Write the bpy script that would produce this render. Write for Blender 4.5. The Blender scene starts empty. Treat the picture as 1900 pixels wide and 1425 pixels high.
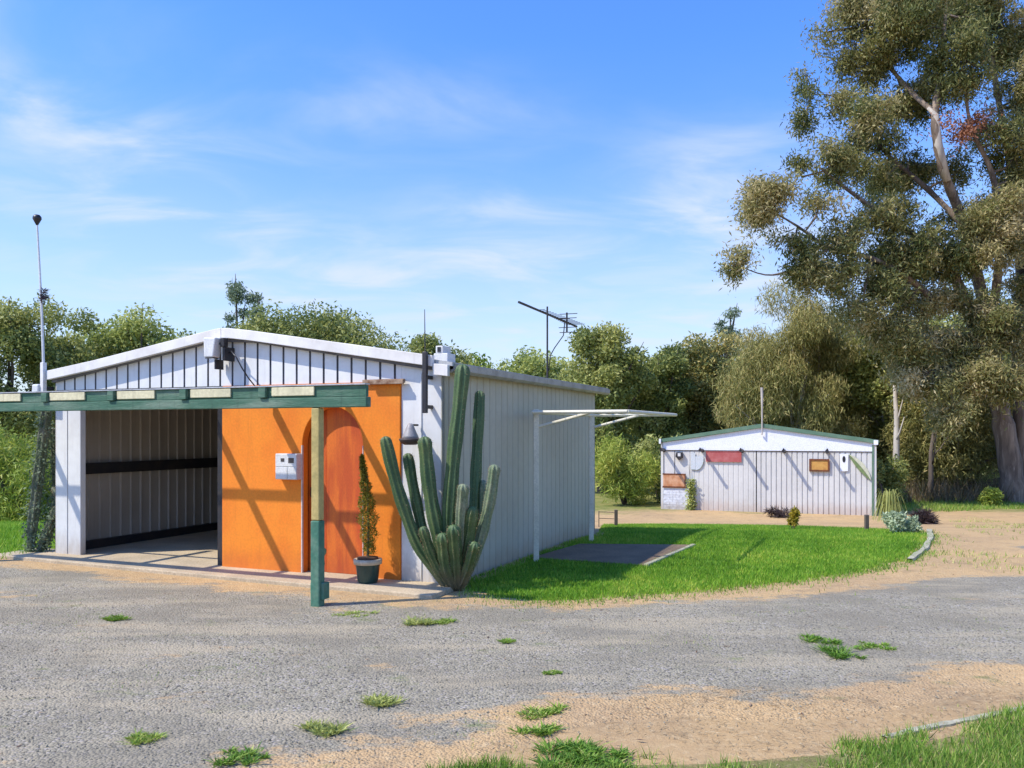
import bpy, math, random
import numpy as np
from mathutils import Vector

R = math.radians
scene = bpy.context.scene
COL = scene.collection
EYE, F, CX, HY = 1.75, 1560.0, 950.0, 800.0          # eye height (m) and the lens measured from the photograph

# ---------------------------------------------------------------- camera, sky, sun, exposure
cam = bpy.data.cameras.new('camera')
cam.sensor_width = 36
cam.lens = F / 1900 * 36
cam.shift_y = (HY - 712.5) / 1900
cam.clip_end = 2000
cam_o = bpy.data.objects.new('camera', cam)
cam_o.location = (0, 0, EYE)
cam_o.rotation_euler = (R(90), 0, 0)
COL.objects.link(cam_o)
scene.camera = cam_o

SUN_EL, SUN_AZ = 51.0, 252.0
sun = bpy.data.lights.new('sun', 'SUN')
sun.energy = 3.6
sun.angle = R(0.8)
sun.color = (1.0, 0.93, 0.82)
sun_o = bpy.data.objects.new('sun', sun)
sv = Vector((math.sin(R(SUN_AZ)) * math.cos(R(SUN_EL)), math.cos(R(SUN_AZ)) * math.cos(R(SUN_EL)), math.sin(R(SUN_EL))))
sun_o.rotation_euler = sv.to_track_quat('Z', 'Y').to_euler()
COL.objects.link(sun_o)

scene.view_settings.view_transform = 'Standard'
scene.view_settings.look = 'None'
scene.view_settings.exposure = 0.6
scene.view_settings.gamma = 1
scene.cycles.max_bounces = 8
scene.cycles.transparent_max_bounces = 4

world = bpy.data.worlds.new('World')
scene.world = world
world.use_nodes = True
wt = world.node_tree
WN, WL = wt.nodes, wt.links
bg = WN['Background']
bg.inputs[1].default_value = 0.15
sky = WN.new('ShaderNodeTexSky')
sky.sky_type = 'NISHITA'
sky.sun_disc = False
sky.sun_elevation = R(SUN_EL)
sky.sun_rotation = R(SUN_AZ)
sky.dust_density = 0.6
sky.ozone_density = 2.0


def wmath(op, a, b=None, c=None):
    n = WN.new('ShaderNodeMath')
    n.operation = op
    for i, v in enumerate((a, b, c)):
        if v is None:
            continue
        if isinstance(v, (int, float)):
            n.inputs[i].default_value = v
        else:
            WL.new(v, n.inputs[i])
    return n.outputs[0]


def build_sky():
    tc = WN.new('ShaderNodeTexCoord')
    sep = WN.new('ShaderNodeSeparateXYZ')
    WL.new(tc.outputs['Generated'], sep.inputs[0])
    x, y, z = sep.outputs
    az = wmath('ARCTAN2', x, y)
    el = wmath('ARCSINE', z)
    comb = WN.new('ShaderNodeCombineXYZ')
    zc = wmath('MAXIMUM', wmath('ADD', z, 0.12), 0.05)
    WL.new(wmath('DIVIDE', x, zc), comb.inputs[0])
    WL.new(wmath('DIVIDE', y, zc), comb.inputs[1])
    nz = WN.new('ShaderNodeTexNoise')
    mp = WN.new('ShaderNodeMapping')
    mp.inputs['Rotation'].default_value = (0, 0, R(-28))
    mp.inputs['Scale'].default_value = (0.8, 1.15, 1)
    WL.new(comb.outputs[0], mp.inputs[0])
    WL.new(mp.outputs[0], nz.inputs['Vector'])
    nz.inputs['Scale'].default_value = 2.3
    nz.inputs['Detail'].default_value = 6
    nz.inputs['Roughness'].default_value = 0.55
    nz.inputs['Distortion'].default_value = 0.6
    noise = nz.outputs[0]
    total = None
    # cirrus patches: azimuth, elevation, half widths, amount
    for a, e, sa, se, amt in ((-30, 18.5, 5, 2.6, .75), (-22, 16.8, 5, 2.6, .65), (-24, 13.5, 10, 1.8, .62), (-14, 10.5, 14, 2.4, .45),
                              (-4, 21, 8, 2.6, .38), (-1, 13.5, 6, 2.6, .62), (14, 15.5, 6, 4.0, .75), (-5, 7, 24, 3, .42),
                              (6, 11.5, 4, 1.2, .5), (-34, 25, 9, 5, .34), (18, 9, 8, 4, .4), (-60, 20, 14, 6, .5), (50, 22, 15, 6, .5), (-14, 20, 5, 3, .3)):
        da = wmath('DIVIDE', wmath('SUBTRACT', az, R(a)), R(sa))
        de = wmath('DIVIDE', wmath('SUBTRACT', el, R(e)), R(se))
        g = wmath('EXPONENT', wmath('MULTIPLY', wmath('ADD', wmath('MULTIPLY', da, da), wmath('MULTIPLY', de, de)), -1.0))
        g = wmath('MULTIPLY', g, amt)
        total = g if total is None else wmath('ADD', total, g)
    edge = WN.new('ShaderNodeMapRange')
    edge.interpolation_type = 'SMOOTHSTEP'
    edge.inputs[1].default_value = 0.36
    edge.inputs[2].default_value = 0.82
    WL.new(noise, edge.inputs[0])
    hz = WN.new('ShaderNodeMapRange')
    hz.interpolation_type = 'SMOOTHSTEP'
    for i, k in enumerate((0.0, 0.36, 0.50, 0.0)):
        hz.inputs[i + 1].default_value = k
    WL.new(z, hz.inputs[0])
    cloud = wmath('MINIMUM', wmath('ADD', hz.outputs[0], wmath('MULTIPLY', wmath('MULTIPLY', total, 1.35), wmath('ADD', edge.outputs[0], 0.07))), 0.85)
    tint = WN.new('ShaderNodeMix')
    tint.data_type = 'RGBA'
    tint.blend_type = 'MULTIPLY'
    tint.inputs[0].default_value = 1
    WL.new(sky.outputs[0], tint.inputs[6])
    ramp = WN.new('ShaderNodeMapRange')
    ramp.inputs[1].default_value = 0.02
    ramp.inputs[2].default_value = 0.42
    WL.new(z, ramp.inputs[0])
    tcol = WN.new('ShaderNodeMix')
    tcol.data_type = 'RGBA'
    WL.new(ramp.outputs[0], tcol.inputs[0])
    tcol.inputs[6].default_value = (0.76, 0.83, 0.97, 1)
    tcol.inputs[7].default_value = (0.48, 0.82, 1.42, 1)
    WL.new(tcol.outputs[2], tint.inputs[7])
    mix = WN.new('ShaderNodeMix')
    mix.data_type = 'RGBA'
    WL.new(cloud, mix.inputs[0])
    WL.new(tint.outputs[2], mix.inputs[6])
    mix.inputs[7].default_value = (3.4, 3.8, 4.6, 1)
    WL.new(mix.outputs[2], bg.inputs[0])


build_sky()

# ---------------------------------------------------------------- geometry helpers


def smooth(a, b, v):
    t = min(1.0, max(0.0, (v - a) / (b - a)))
    return t * t * (3 - 2 * t)


def gz(x, y):
    """the yard falls gently away behind the garage"""
    return -0.82 * smooth(13, 25, y)


def gz_np(y):
    t = np.clip((y - 13) / 12, 0, 1)
    return -0.82 * t * t * (3 - 2 * t)


def at(px, py, d):
    return Vector(((px - CX) / F * d, d, EYE - (py - HY) / F * d))


def ground(px, py):
    d = 10.0
    for _ in range(60):
        d = 0.5 * d + 0.5 * F * (EYE - gz(0, d)) / (py - HY)
    return ((px - CX) / F * d, d)


class MB:
    def __init__(s):
        s.v, s.f = [], []

    def add(s, vs, fs):
        n = len(s.v)
        s.v += [tuple(p) for p in vs]
        s.f += [tuple(i + n for i in f) for f in fs]
        return s

    def box(s, x0, x1, y0, y1, z0, z1):
        return s.add([(x, y, z) for z in (z0, z1) for y in (y0, y1) for x in (x0, x1)],
                     [(0, 2, 3, 1), (4, 5, 7, 6), (0, 1, 5, 4), (2, 6, 7, 3), (0, 4, 6, 2), (1, 3, 7, 5)])

    def prism_y(s, pts, y0, y1):
        """outline in x,z (counter-clockwise seen from -y) pushed along y"""
        n = len(pts)
        vs = [(x, y0, z) for x, z in pts] + [(x, y1, z) for x, z in pts]
        fs = [tuple(range(n)), tuple(range(2 * n - 1, n - 1, -1))]
        fs += [((i + 1) % n, i, n + i, n + (i + 1) % n) for i in range(n)]
        return s.add(vs, fs)

    def prism_z(s, pts, z0, z1):
        n = len(pts)
        vs = [(x, y, z0) for x, y in pts] + [(x, y, z1) for x, y in pts]
        fs = [tuple(range(n - 1, -1, -1)), tuple(range(n, 2 * n))]
        fs += [(i, (i + 1) % n, n + (i + 1) % n, n + i) for i in range(n)]
        return s.add(vs, fs)

    def tube(s, pts, radii, n=8, ribs=0, depth=0.0, cap=True):
        pts = [Vector(p) for p in pts]
        if not hasattr(radii, '__len__'):
            radii = [radii] * len(pts)
        b, up = len(s.v), None
        for i, p in enumerate(pts):
            t = (pts[min(i + 1, len(pts) - 1)] - pts[max(i - 1, 0)]).normalized()
            if up is None:
                up = Vector((1, 0, 0)) if abs(t.x) < 0.9 else Vector((0, 1, 0))
            u = (up - t * up.dot(t)).normalized()
            up = u
            w = t.cross(u)
            for k in range(n):
                a = 2 * math.pi * k / n
                r = radii[i] * (1 - depth * (0.5 - 0.5 * math.cos(a * ribs)) if ribs else 1)
                s.v.append(tuple(p + (u * math.cos(a) + w * math.sin(a)) * r))
        for i in range(len(pts) - 1):
            for k in range(n):
                a, c = b + i * n + k, b + i * n + (k + 1) % n
                s.f.append((a, c, c + n, a + n))
        if cap:
            s.f.append(tuple(b + k for k in range(n - 1, -1, -1)))
            e = b + (len(pts) - 1) * n
            s.f.append(tuple(e + k for k in range(n)))
        return s

    def lathe(s, prof, n=20, at=(0, 0, 0)):
        b = len(s.v)
        for r, z in prof:
            for k in range(n):
                a = 2 * math.pi * k / n
                s.v.append((at[0] + r * math.cos(a), at[1] + r * math.sin(a), at[2] + z))
        for i in range(len(prof) - 1):
            for k in range(n):
                a, c = b + i * n + k, b + i * n + (k + 1) % n
                s.f.append((a, c, c + n, a + n))
        s.f.append(tuple(b + k for k in range(n - 1, -1, -1)))
        e = b + (len(prof) - 1) * n
        s.f.append(tuple(e + k for k in range(n)))
        return s

    def ribbed(s, length, bottom, top, axis='x', start=0.0, pitch=0.195, groove=0.03, depth=0.018, thick=0.012, flip=1):
        """vertical sheet of flat pans with narrow grooves; outer face at 0, flip = +1: inside lies towards +normal"""
        xs, ds = [], []
        k = 0
        x = 0.0
        while x < length - 1e-6:
            for dx, d in ((0, 0), (pitch - groove, 0), (pitch - groove * .72, depth), (pitch - groove * .28, depth)):
                if x + dx < length:
                    xs.append(x + dx)
                    ds.append(d)
            x += pitch
        xs.append(length)
        ds.append(0)
        b, m = len(s.v), len(xs)
        for off in (0, thick):
            for x, d in zip(xs, ds):
                xx = start + x
                n = (d + off) * flip
                z0, z1 = bottom(xx), top(xx)
                for z in (z0, z1):
                    s.v.append((xx, n, z) if axis == 'x' else (n, xx, z))
        for i in range(m - 1):
            o0, o1 = b + 2 * i, b + 2 * (i + m)
            s.f.append((o0, o0 + 2, o0 + 3, o0 + 1))
            s.f.append((o1, o1 + 1, o1 + 3, o1 + 2))
            s.f.append((o0 + 1, o0 + 3, o1 + 3, o1 + 1))
            s.f.append((o0, o1, o1 + 2, o0 + 2))
        for i in (0, m - 1):
            o0, o1 = b + 2 * i, b + 2 * (i + m)
            s.f.append((o0, o0 + 1, o1 + 1, o1))
        return s

    def build(s, name, m, parent=None, bevel=0, smooth_=False, loc=None):
        me = bpy.data.meshes.new(name)
        me.from_pydata(s.v, [], s.f)
        import bmesh
        bm = bmesh.new()
        bm.from_mesh(me)
        bmesh.ops.recalc_face_normals(bm, faces=bm.faces)
        bm.to_mesh(me)
        bm.free()
        me.materials.append(m)
        if smooth_:
            me.polygons.foreach_set('use_smooth', [True] * len(me.polygons))
        o = bpy.data.objects.new(name, me)
        COL.objects.link(o)
        if parent:
            o.parent = parent
        if loc:
            o.location = loc
        if bevel:
            mod = o.modifiers.new('bevel', 'BEVEL')
            mod.width = bevel
            mod.segments = 2
            mod.limit_method = 'ANGLE'
        return o


def tag(o, label=None, cat=None, group=None, kind=None):
    for k, v in (('label', label), ('category', cat), ('group', group), ('kind', kind)):
        if v:
            o[k] = v
    return o


def thing(name, label, cat, loc=(0, 0, 0), rotz=0.0, group=None):
    o = bpy.data.objects.new(name, None)
    o.empty_display_size = 0.2
    o.location = loc
    o.rotation_euler = (0, 0, rotz)
    COL.objects.link(o)
    return tag(o, label, cat, group)


def faces_mesh(name, co, per, m, tint=None, parent=None, loc=None):
    """co: (n*per,3) array, one face per `per` vertices"""
    n = len(co) // per
    me = bpy.data.meshes.new(name)
    me.vertices.add(n * per)
    me.vertices.foreach_set('co', np.ascontiguousarray(co, dtype=np.float32).ravel())
    me.loops.add(n * per)
    me.loops.foreach_set('vertex_index', np.arange(n * per, dtype=np.int32))
    me.polygons.add(n)
    me.polygons.foreach_set('loop_start', np.arange(0, n * per, per, dtype=np.int32))
    me.update(calc_edges=True)
    if tint is not None:
        a = me.attributes.new('tint', 'FLOAT', 'POINT')
        a.data.foreach_set('value', np.repeat(tint, per).astype(np.float32))
    me.materials.append(m)
    o = bpy.data.objects.new(name, me)
    COL.objects.link(o)
    if parent:
        o.parent = parent
    if loc:
        o.location = loc
    return o


def leaf_quads(rng, p, length, width, hang=0.0):
    n = len(p)
    d = rng.normal(size=(n, 3))
    d[:, 2] -= hang
    d /= np.linalg.norm(d, axis=1)[:, None]
    q = rng.normal(size=(n, 3))
    s = np.cross(d, q)
    s /= np.linalg.norm(s, axis=1)[:, None] + 1e-9
    l = (length * rng.uniform(.6, 1.35, n))[:, None]
    w = (width * rng.uniform(.6, 1.35, n))[:, None]
    co = np.empty((n, 4, 3))
    co[:, 0] = p
    co[:, 1] = p + d * l * .45 + s * w * .5
    co[:, 2] = p + d * l
    co[:, 3] = p + d * l * .45 - s * w * .5
    return co.reshape(-1, 3)


def ball(rng, n, inner=0.35):
    v = rng.normal(size=(n, 3))
    v /= np.linalg.norm(v, axis=1)[:, None]
    r = (inner ** 3 + (1 - inner ** 3) * rng.random(n)) ** (1 / 3)
    r *= 1 + .12 * rng.normal(size=n)
    return v * r[:, None]


# ---------------------------------------------------------------- materials


def nodes_of(name):
    m = bpy.data.materials.new(name)
    m.use_nodes = True
    return m, m.node_tree.nodes, m.node_tree.links, m.node_tree.nodes['Principled BSDF']


def mixc(N, L, fac, a, b, blend='MIX'):
    n = N.new('ShaderNodeMix')
    n.data_type = 'RGBA'
    n.blend_type = blend
    for s, v in ((n.inputs[0], fac), (n.inputs[6], a), (n.inputs[7], b)):
        if isinstance(v, (int, float)):
            s.default_value = v
        elif isinstance(v, tuple):
            s.default_value = (*v[:3], 1)
        else:
            L.new(v, s)
    return n.outputs[2]


def noise(N, L, vec, scale, detail=4, rough=.55):
    n = N.new('ShaderNodeTexNoise')
    n.inputs['Scale'].default_value = scale
    n.inputs['Detail'].default_value = detail
    n.inputs['Roughness'].default_value = rough
    L.new(vec, n.inputs['Vector'])
    return n.outputs[0]


def rng_map(N, L, v, a, b, c=0.0, d=1.0):
    n = N.new('ShaderNodeMapRange')
    n.interpolation_type = 'SMOOTHSTEP'
    for i, k in enumerate((a, b, c, d)):
        n.inputs[i + 1].default_value = k
    L.new(v, n.inputs[0])
    return n.outputs[0]


def mapping(N, L, vec, scale):
    n = N.new('ShaderNodeMapping')
    n.inputs['Scale'].default_value = scale
    L.new(vec, n.inputs[0])
    return n.outputs[0]


def paint(name, c, c2=None, rough=.6, scale=3.0, lo=.35, hi=.75, metal=0.0, bump=.15, bscale=60, streak=0.0, streak_c=(.25, .2, .15),
          dirt=0.0, dirt_c=(.35, .26, .17), dirt_h=.35, fine=.08, stretch=(1, 1, 1)):
    """weathered paint: broad tone drift, fine grain, rain streaks, splashed soil at the foot, bump"""
    m, N, L, P = nodes_of(name)
    oc = N.new('ShaderNodeTexCoord').outputs['Object']
    v = mapping(N, L, oc, stretch)
    c2 = c2 or tuple(k * .78 for k in c)
    col = mixc(N, L, rng_map(N, L, noise(N, L, v, scale, 5), lo, hi), c, c2)
    if fine:
        f = rng_map(N, L, noise(N, L, v, bscale * .8, 3), .25, .75, 1 - fine * 2, 1 + fine)
        g = N.new('ShaderNodeCombineColor')
        for i in range(3):
            L.new(f, g.inputs[i])
        col = mixc(N, L, 1.0, col, g.outputs[0], 'MULTIPLY')
    if streak:
        sv_ = mapping(N, L, oc, (7, 7, .45))
        sm = rng_map(N, L, noise(N, L, sv_, 2.2, 5, .65), .52, .8, 0, streak)
        col = mixc(N, L, sm, col, streak_c)
    if dirt:
        sp = N.new('ShaderNodeSeparateXYZ')
        L.new(oc, sp.inputs[0])
        ad = N.new('ShaderNodeMath')
        ad.operation = 'MULTIPLY_ADD'
        L.new(noise(N, L, mapping(N, L, oc, (2.5, 2.5, 1)), 2.5, 6, .7), ad.inputs[0])
        ad.inputs[1].default_value = -dirt_h * 1.6
        L.new(sp.outputs[2], ad.inputs[2])
        col = mixc(N, L, rng_map(N, L, ad.outputs[0], -dirt_h * .75, dirt_h * .35, dirt, 0), col, dirt_c)
    L.new(col, P.inputs['Base Color'])
    P.inputs['Roughness'].default_value = rough
    P.inputs['Metallic'].default_value = metal
    if bump:
        b = N.new('ShaderNodeBump')
        b.inputs['Strength'].default_value = bump
        b.inputs['Distance'].default_value = .01
        L.new(noise(N, L, v, bscale, 4), b.inputs['Height'])
        L.new(b.outputs[0], P.inputs['Normal'])
    return m


def foliage(name, cols, trans=.35, rough=.55, spec=.3):
    m, N, L, P = nodes_of(name)
    a = N.new('ShaderNodeAttribute')
    a.attribute_name = 'tint'
    r = N.new('ShaderNodeValToRGB')
    el = r.color_ramp.elements
    for i, c in enumerate(cols):
        p = i / (len(cols) - 1)
        e = el[i] if i < 2 else el.new(p)
        e.position = p
        e.color = (*c, 1)
    # keep order stable
    for i, (e, c) in enumerate(zip(sorted(el, key=lambda q: q.position), cols)):
        e.color = (*c, 1)
    L.new(a.outputs['Fac'], r.inputs[0])
    L.new(r.outputs[0], P.inputs['Base Color'])
    P.inputs['Roughness'].default_value = rough
    P.inputs['Specular IOR Level'].default_value = spec
    t = N.new('ShaderNodeBsdfTranslucent')
    L.new(r.outputs[0], t.inputs[0])
    mx = N.new('ShaderNodeMixShader')
    mx.inputs[0].default_value = trans
    L.new(P.outputs[0], mx.inputs[1])
    L.new(t.outputs[0], mx.inputs[2])
    L.new(mx.outputs[0], N['Material Output'].inputs[0])
    return m


WHITE = paint('white wall sheet', (.74, .735, .70), (.66, .655, .625), .5, 1.3, streak=.35, streak_c=(.42, .38, .34), dirt=.55, bump=.03, bscale=12, fine=.025)
GABLE = paint('white gable sheet', (.76, .755, .73), (.68, .675, .65), .5, 1.6, streak=.25, streak_c=(.40, .37, .36), bump=.03, bscale=12, fine=.025)
SIDE = paint('shade toned side sheet', (.47, .445, .34), (.42, .395, .30), .55, .9, streak=.3, streak_c=(.40, .37, .33), dirt=.6, dirt_h=.25, bump=.03, bscale=12, fine=.025)  # white sheet toned down to grey: the side's shade is put into its colour
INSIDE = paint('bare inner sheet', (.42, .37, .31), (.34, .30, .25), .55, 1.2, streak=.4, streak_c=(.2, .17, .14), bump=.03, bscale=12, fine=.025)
BARGE = paint('barge paint', (.80, .77, .72), (.64, .60, .54), .55, 2.2, streak=.3, streak_c=(.40, .35, .30), bump=.03, bscale=12, fine=.025)
ROOF = paint('grey roof sheet', (.42, .42, .40), (.30, .29, .27), .5, 2.5, metal=.3, streak=.3, bump=.05)
GUTTER = paint('weathered gutter', (.40, .39, .36), (.27, .26, .24), .5, 5, metal=.2, streak=.5, bump=.08)
ORANGE = paint('orange wall paint', (.86, .25, .012), (.76, .185, .008), .75, 1.7, streak=.28, streak_c=(.42, .10, .01), dirt=.45, dirt_c=(.50, .12, .02), bump=.08, bscale=45, fine=.05)
DOOR = paint('burnt orange door', (.70, .155, .010), (.50, .075, .006), .6, 1.3, .38, .66, stretch=(5, 5, .8), streak=.6, streak_c=(.22, .035, .006), dirt=.5, dirt_c=(.35, .06, .012), bump=.15, bscale=50, fine=.10)
TRIMW = paint('chalky trim', (.62, .52, .46), None, .8, 8, streak=.4)
STEEL = paint('dark steel', (.035, .036, .04), (.06, .05, .045), .5, 5, metal=.4)
SEAM_SHADE = paint('shadow grey seam', (.17, .17, .18), (.10, .10, .11), .8, 6)  # dark grey that paints shadow into the gable grooves; the soffit strip shares it
BLACK = paint('black plastic', (.02, .02, .022), None, .4, 5)
GREEN = paint('faded green timber', (.05, .135, .082), (.17, .24, .17), .85, 3.2, .38, .72, streak=.5, streak_c=(.02, .05, .035), bump=.5, bscale=30, stretch=(.5, 3, 3))
GREENP = paint('green post paint', (.042, .155, .095), (.13, .23, .15), .7, 7, streak=.5, streak_c=(.03, .08, .05), bump=.4, bscale=30)
CREAM = paint('cream board', (.70, .64, .40), (.52, .48, .30), .75, 4, streak=.5, streak_c=(.25, .22, .12), bump=.3, bscale=40)
MUSTARD = paint('mustard post paint', (.50, .38, .13), (.34, .28, .09), .6, 5, streak=.5, streak_c=(.18, .14, .05), bump=.3, bscale=35)
CLINE = paint('cream powder coat', (.74, .69, .53), (.62, .57, .42), .5, 6, bump=.05)
GALV = paint('galvanised pipe', (.52, .52, .52), (.36, .35, .34), .45, 8, metal=.5)
WPLAST = paint('white plastic', (.72, .72, .70), (.60, .60, .57), .45, 6, streak=.2, bump=.02)
GLASS = paint('dim glass', (.06, .06, .065), None, .12, 4, bump=0, fine=0)
RUST = paint('rusted flashing', (.42, .30, .20), (.16, .07, .03), .8, 9, .3, .7, bump=.4)
TERRA = paint('potting soil', (.11, .055, .03), None, .95, 20, bump=.8, bscale=90)
POT = paint('dark green pot glaze', (.012, .045, .04), (.02, .06, .05), .35, 6, streak=.3, streak_c=(.08, .09, .07))
POTRIM = paint('cream pot rim', (.55, .47, .34), (.40, .33, .23), .7, 9)
HOODG = paint('grey lamp hood', (.30, .29, .285), (.22, .21, .205), .5, 4, streak=.3)
HOODR = paint('brown hood rim', (.07, .05, .045), None, .6, 9)
BARK = paint('peeling gum bark', (.28, .21, .15), (.10, .07, .05), .9, 1.6, .3, .7, bump=1.0, bscale=5, stretch=(2, 2, .35), streak=.7, streak_c=(.52, .43, .34), fine=.15)
PALEBARK = paint('pale gum bark', (.55, .50, .43), (.30, .25, .21), .85, 1.5, bump=.6, bscale=6, stretch=(2, 2, .4))
DARKBARK = paint('dark bark', (.14, .11, .085), (.06, .05, .04), .95, 2, bump=.9, bscale=8, stretch=(2, 2, .4))
CACTUS = paint('cactus skin', (.052, .108, .036), (.10, .155, .05), .6, 4, .35, .75, streak=.35, streak_c=(.16, .17, .07), dirt=.85, dirt_c=(.17, .125, .07), dirt_h=.3, bump=.25, bscale=50, fine=.14)
CACTUSP = paint('pale cactus skin', (.14, .20, .10), (.24, .26, .16), .7, 7, streak=.3, streak_c=(.32, .31, .22), bump=.3, bscale=60, fine=.18)
CACTUSO = paint('old grey cactus skin', (.12, .15, .085), (.21, .21, .15), .85, 5, streak=.6, streak_c=(.08, .08, .05), bump=.7, bscale=35, fine=.2)
FAR_WHITE = paint('far white sheet', (.66, .645, .60), (.58, .565, .525), .5, 1.1, streak=.3, streak_c=(.50, .46, .46), dirt=.6, dirt_c=(.48, .36, .28), dirt_h=.4, bump=.02, bscale=12, fine=.025)
FAR_PED = paint('far pediment', (.85, .86, .89), (.80, .81, .85), .5, 1, bump=.03)
FAR_GREEN = paint('green barge', (.10, .19, .12), (.15, .24, .16), .6, 3)
SLAB = paint('warm concrete', (.54, .43, .28), (.40, .32, .21), .9, 2.0, .3, .75, bump=.35, bscale=50, fine=.12)
PATIO = paint('dark concrete', (.21, .145, .085), (.14, .095, .056), .9, 2.4, .3, .75, bump=.35, bscale=45, fine=.12)
EDGE = paint('pale edging', (.46, .42, .30), (.30, .29, .17), .9, 6, bump=.5, bscale=30, fine=.15)
BRICK = paint('painted brick', (.74, .75, .78), (.55, .55, .57), .8, 6, dirt=.5, dirt_h=.3, bump=.6, bscale=22)
REDS = paint('faded red sign', (.42, .09, .085), (.50, .16, .15), .7, 5, streak=.3, streak_c=(.55, .26, .24))
RUSTS = paint('rust scarred sign', (.66, .36, .20), (.46, .18, .07), .8, 6, .35, .7, streak=.6, streak_c=(.30, .10, .04))
AMBER = paint('amber plate', (.62, .34, .08), (.48, .22, .05), .7, 7, streak=.3, streak_c=(.40, .17, .04))
RUSTF = paint('rust frame', (.20, .065, .025), (.10, .04, .02), .9, 12)
FADED = paint('faded blue print', (.56, .61, .63), (.60, .62, .64), .7, 9)
LEAFP = paint('green painted leaf', (.14, .21, .07), (.24, .29, .12), .7, 8)
CREAMP = paint('cream painted leaf', (.62, .62, .44), None, .7, 8)

F_OLIVE = foliage('olive leaves', [(0.105, 0.151, 0.05), (0.247, 0.289, 0.079), (0.435, 0.444, 0.129), (0.644, 0.612, 0.24)])
F_BROWN = foliage('brown tipped leaves', [(0.101, 0.154, 0.059), (0.284, 0.309, 0.103), (0.516, 0.424, 0.144), (0.7, 0.578, 0.237)])
F_PALE = foliage('pale casuarina sprays', [(0.114, 0.129, 0.041), (0.273, 0.268, 0.082), (0.429, 0.386, 0.137), (0.687, 0.533, 0.239)])
F_DARK = foliage('dark leaves', [(0.104, 0.149, 0.051), (0.236, 0.3, 0.082), (0.476, 0.504, 0.131), (0.7, 0.7, 0.248)])
F_GREEN = foliage('bright green leaves', [(0.085, 0.133, 0.025), (0.206, 0.289, 0.045), (0.362, 0.433, 0.07), (0.581, 0.557, 0.122)])
F_GREY = foliage('grey green leaves', [(0.086, 0.126, 0.074), (0.223, 0.289, 0.166), (0.412, 0.486, 0.296), (0.618, 0.685, 0.445)])
F_EUC = foliage('gum leaves', [(0.047, 0.075, 0.027), (0.149, 0.173, 0.049), (0.277, 0.266, 0.09), (0.49, 0.409, 0.189), (0.632, 0.532, 0.288)])
F_FLOWER = foliage('coppery new leaves', [(.22, .09, .05), (.46, .20, .11), (.60, .33, .20)])
F_TOPI = foliage('topiary needles', [(.05, .06, .01), (.16, .16, .02), (.32, .29, .035), (.46, .38, .06)])
F_GRASS = foliage('lawn blades', [(0.082, 0.191, 0.015), (0.163, 0.344, 0.024), (0.28, 0.488, 0.04), (0.589, 0.597, 0.099)], trans=.35)
F_VERGE = foliage('verge blades', [(0.07, 0.169, 0.019), (0.17, 0.32, 0.035), (0.36, 0.456, 0.081), (0.7, 0.625, 0.26)], trans=.3)
F_STRAW = foliage('straw', [(.20, .13, .06), (.40, .29, .15), (.58, .46, .27)], trans=.1)
F_STONE = foliage('gravel stones', [(.15, .132, .096), (.26, .23, .165), (.35, .31, .222), (.46, .40, .28)], trans=0, rough=.9, spec=.2)
F_LITTER = foliage('fallen leaves', [(.10, .055, .03), (.22, .13, .07), (.36, .25, .15)], trans=.1)
F_YELLOW = foliage('yellow flowers', [(.10, .13, .02), (.36, .28, .03), (.60, .44, .05)])
F_TWIG = foliage('dark twigs', [(.02, .012, .01), (.05, .03, .028), (.09, .055, .05)], trans=0)
F_DRY = foliage('dry undergrowth stems', [(.07, .06, .035), (.17, .13, .07), (.29, .22, .13), (.12, .15, .05)])


def dirt_colour(N, L, v):
    col = mixc(N, L, rng_map(N, L, noise(N, L, v, .55, 6, .65), .35, .7), (.52, .345, .165), (.41, .275, .145))
    col = mixc(N, L, rng_map(N, L, noise(N, L, v, 2.3, 6, .7), .5, .72, 0, .75), col, (.27, .19, .11))
    col = mixc(N, L, rng_map(N, L, noise(N, L, v, 14, 5, .7), .45, .75, 0, .6), col, (.62, .46, .255))
    return mixc(N, L, rng_map(N, L, noise(N, L, v, 90, 3, .7), .52, .8, 0, .7), col, (.17, .115, .065))


def ground_mat():
    m, N, L, P = nodes_of('dirt')
    v = N.new('ShaderNodeTexCoord').outputs['Object']
    col = dirt_colour(N, L, v)
    sp = N.new('ShaderNodeSeparateXYZ')
    L.new(v, sp.inputs[0])
    # beyond the yard the soil is under rough grass
    ad = N.new('ShaderNodeMath')
    ad.operation = 'MULTIPLY_ADD'
    L.new(noise(N, L, v, .35, 6, .7), ad.inputs[0])
    ad.inputs[1].default_value = 9
    L.new(sp.outputs[1], ad.inputs[2])
    col = mixc(N, L, rng_map(N, L, ad.outputs[0], 30.5, 32.5, 0, .9), col,
               mixc(N, L, rng_map(N, L, noise(N, L, v, 3, 5), .4, .65), (.13, .17, .035), (.24, .23, .07)))
    L.new(col, P.inputs['Base Color'])
    P.inputs['Roughness'].default_value = .95
    P.inputs['Specular IOR Level'].default_value = .15
    b = N.new('ShaderNodeBump')
    b.inputs['Strength'].default_value = .7
    b.inputs['Distance'].default_value = .02
    L.new(noise(N, L, v, 38, 6, .75), b.inputs['Height'])
    L.new(b.outputs[0], P.inputs['Normal'])
    return m


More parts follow.
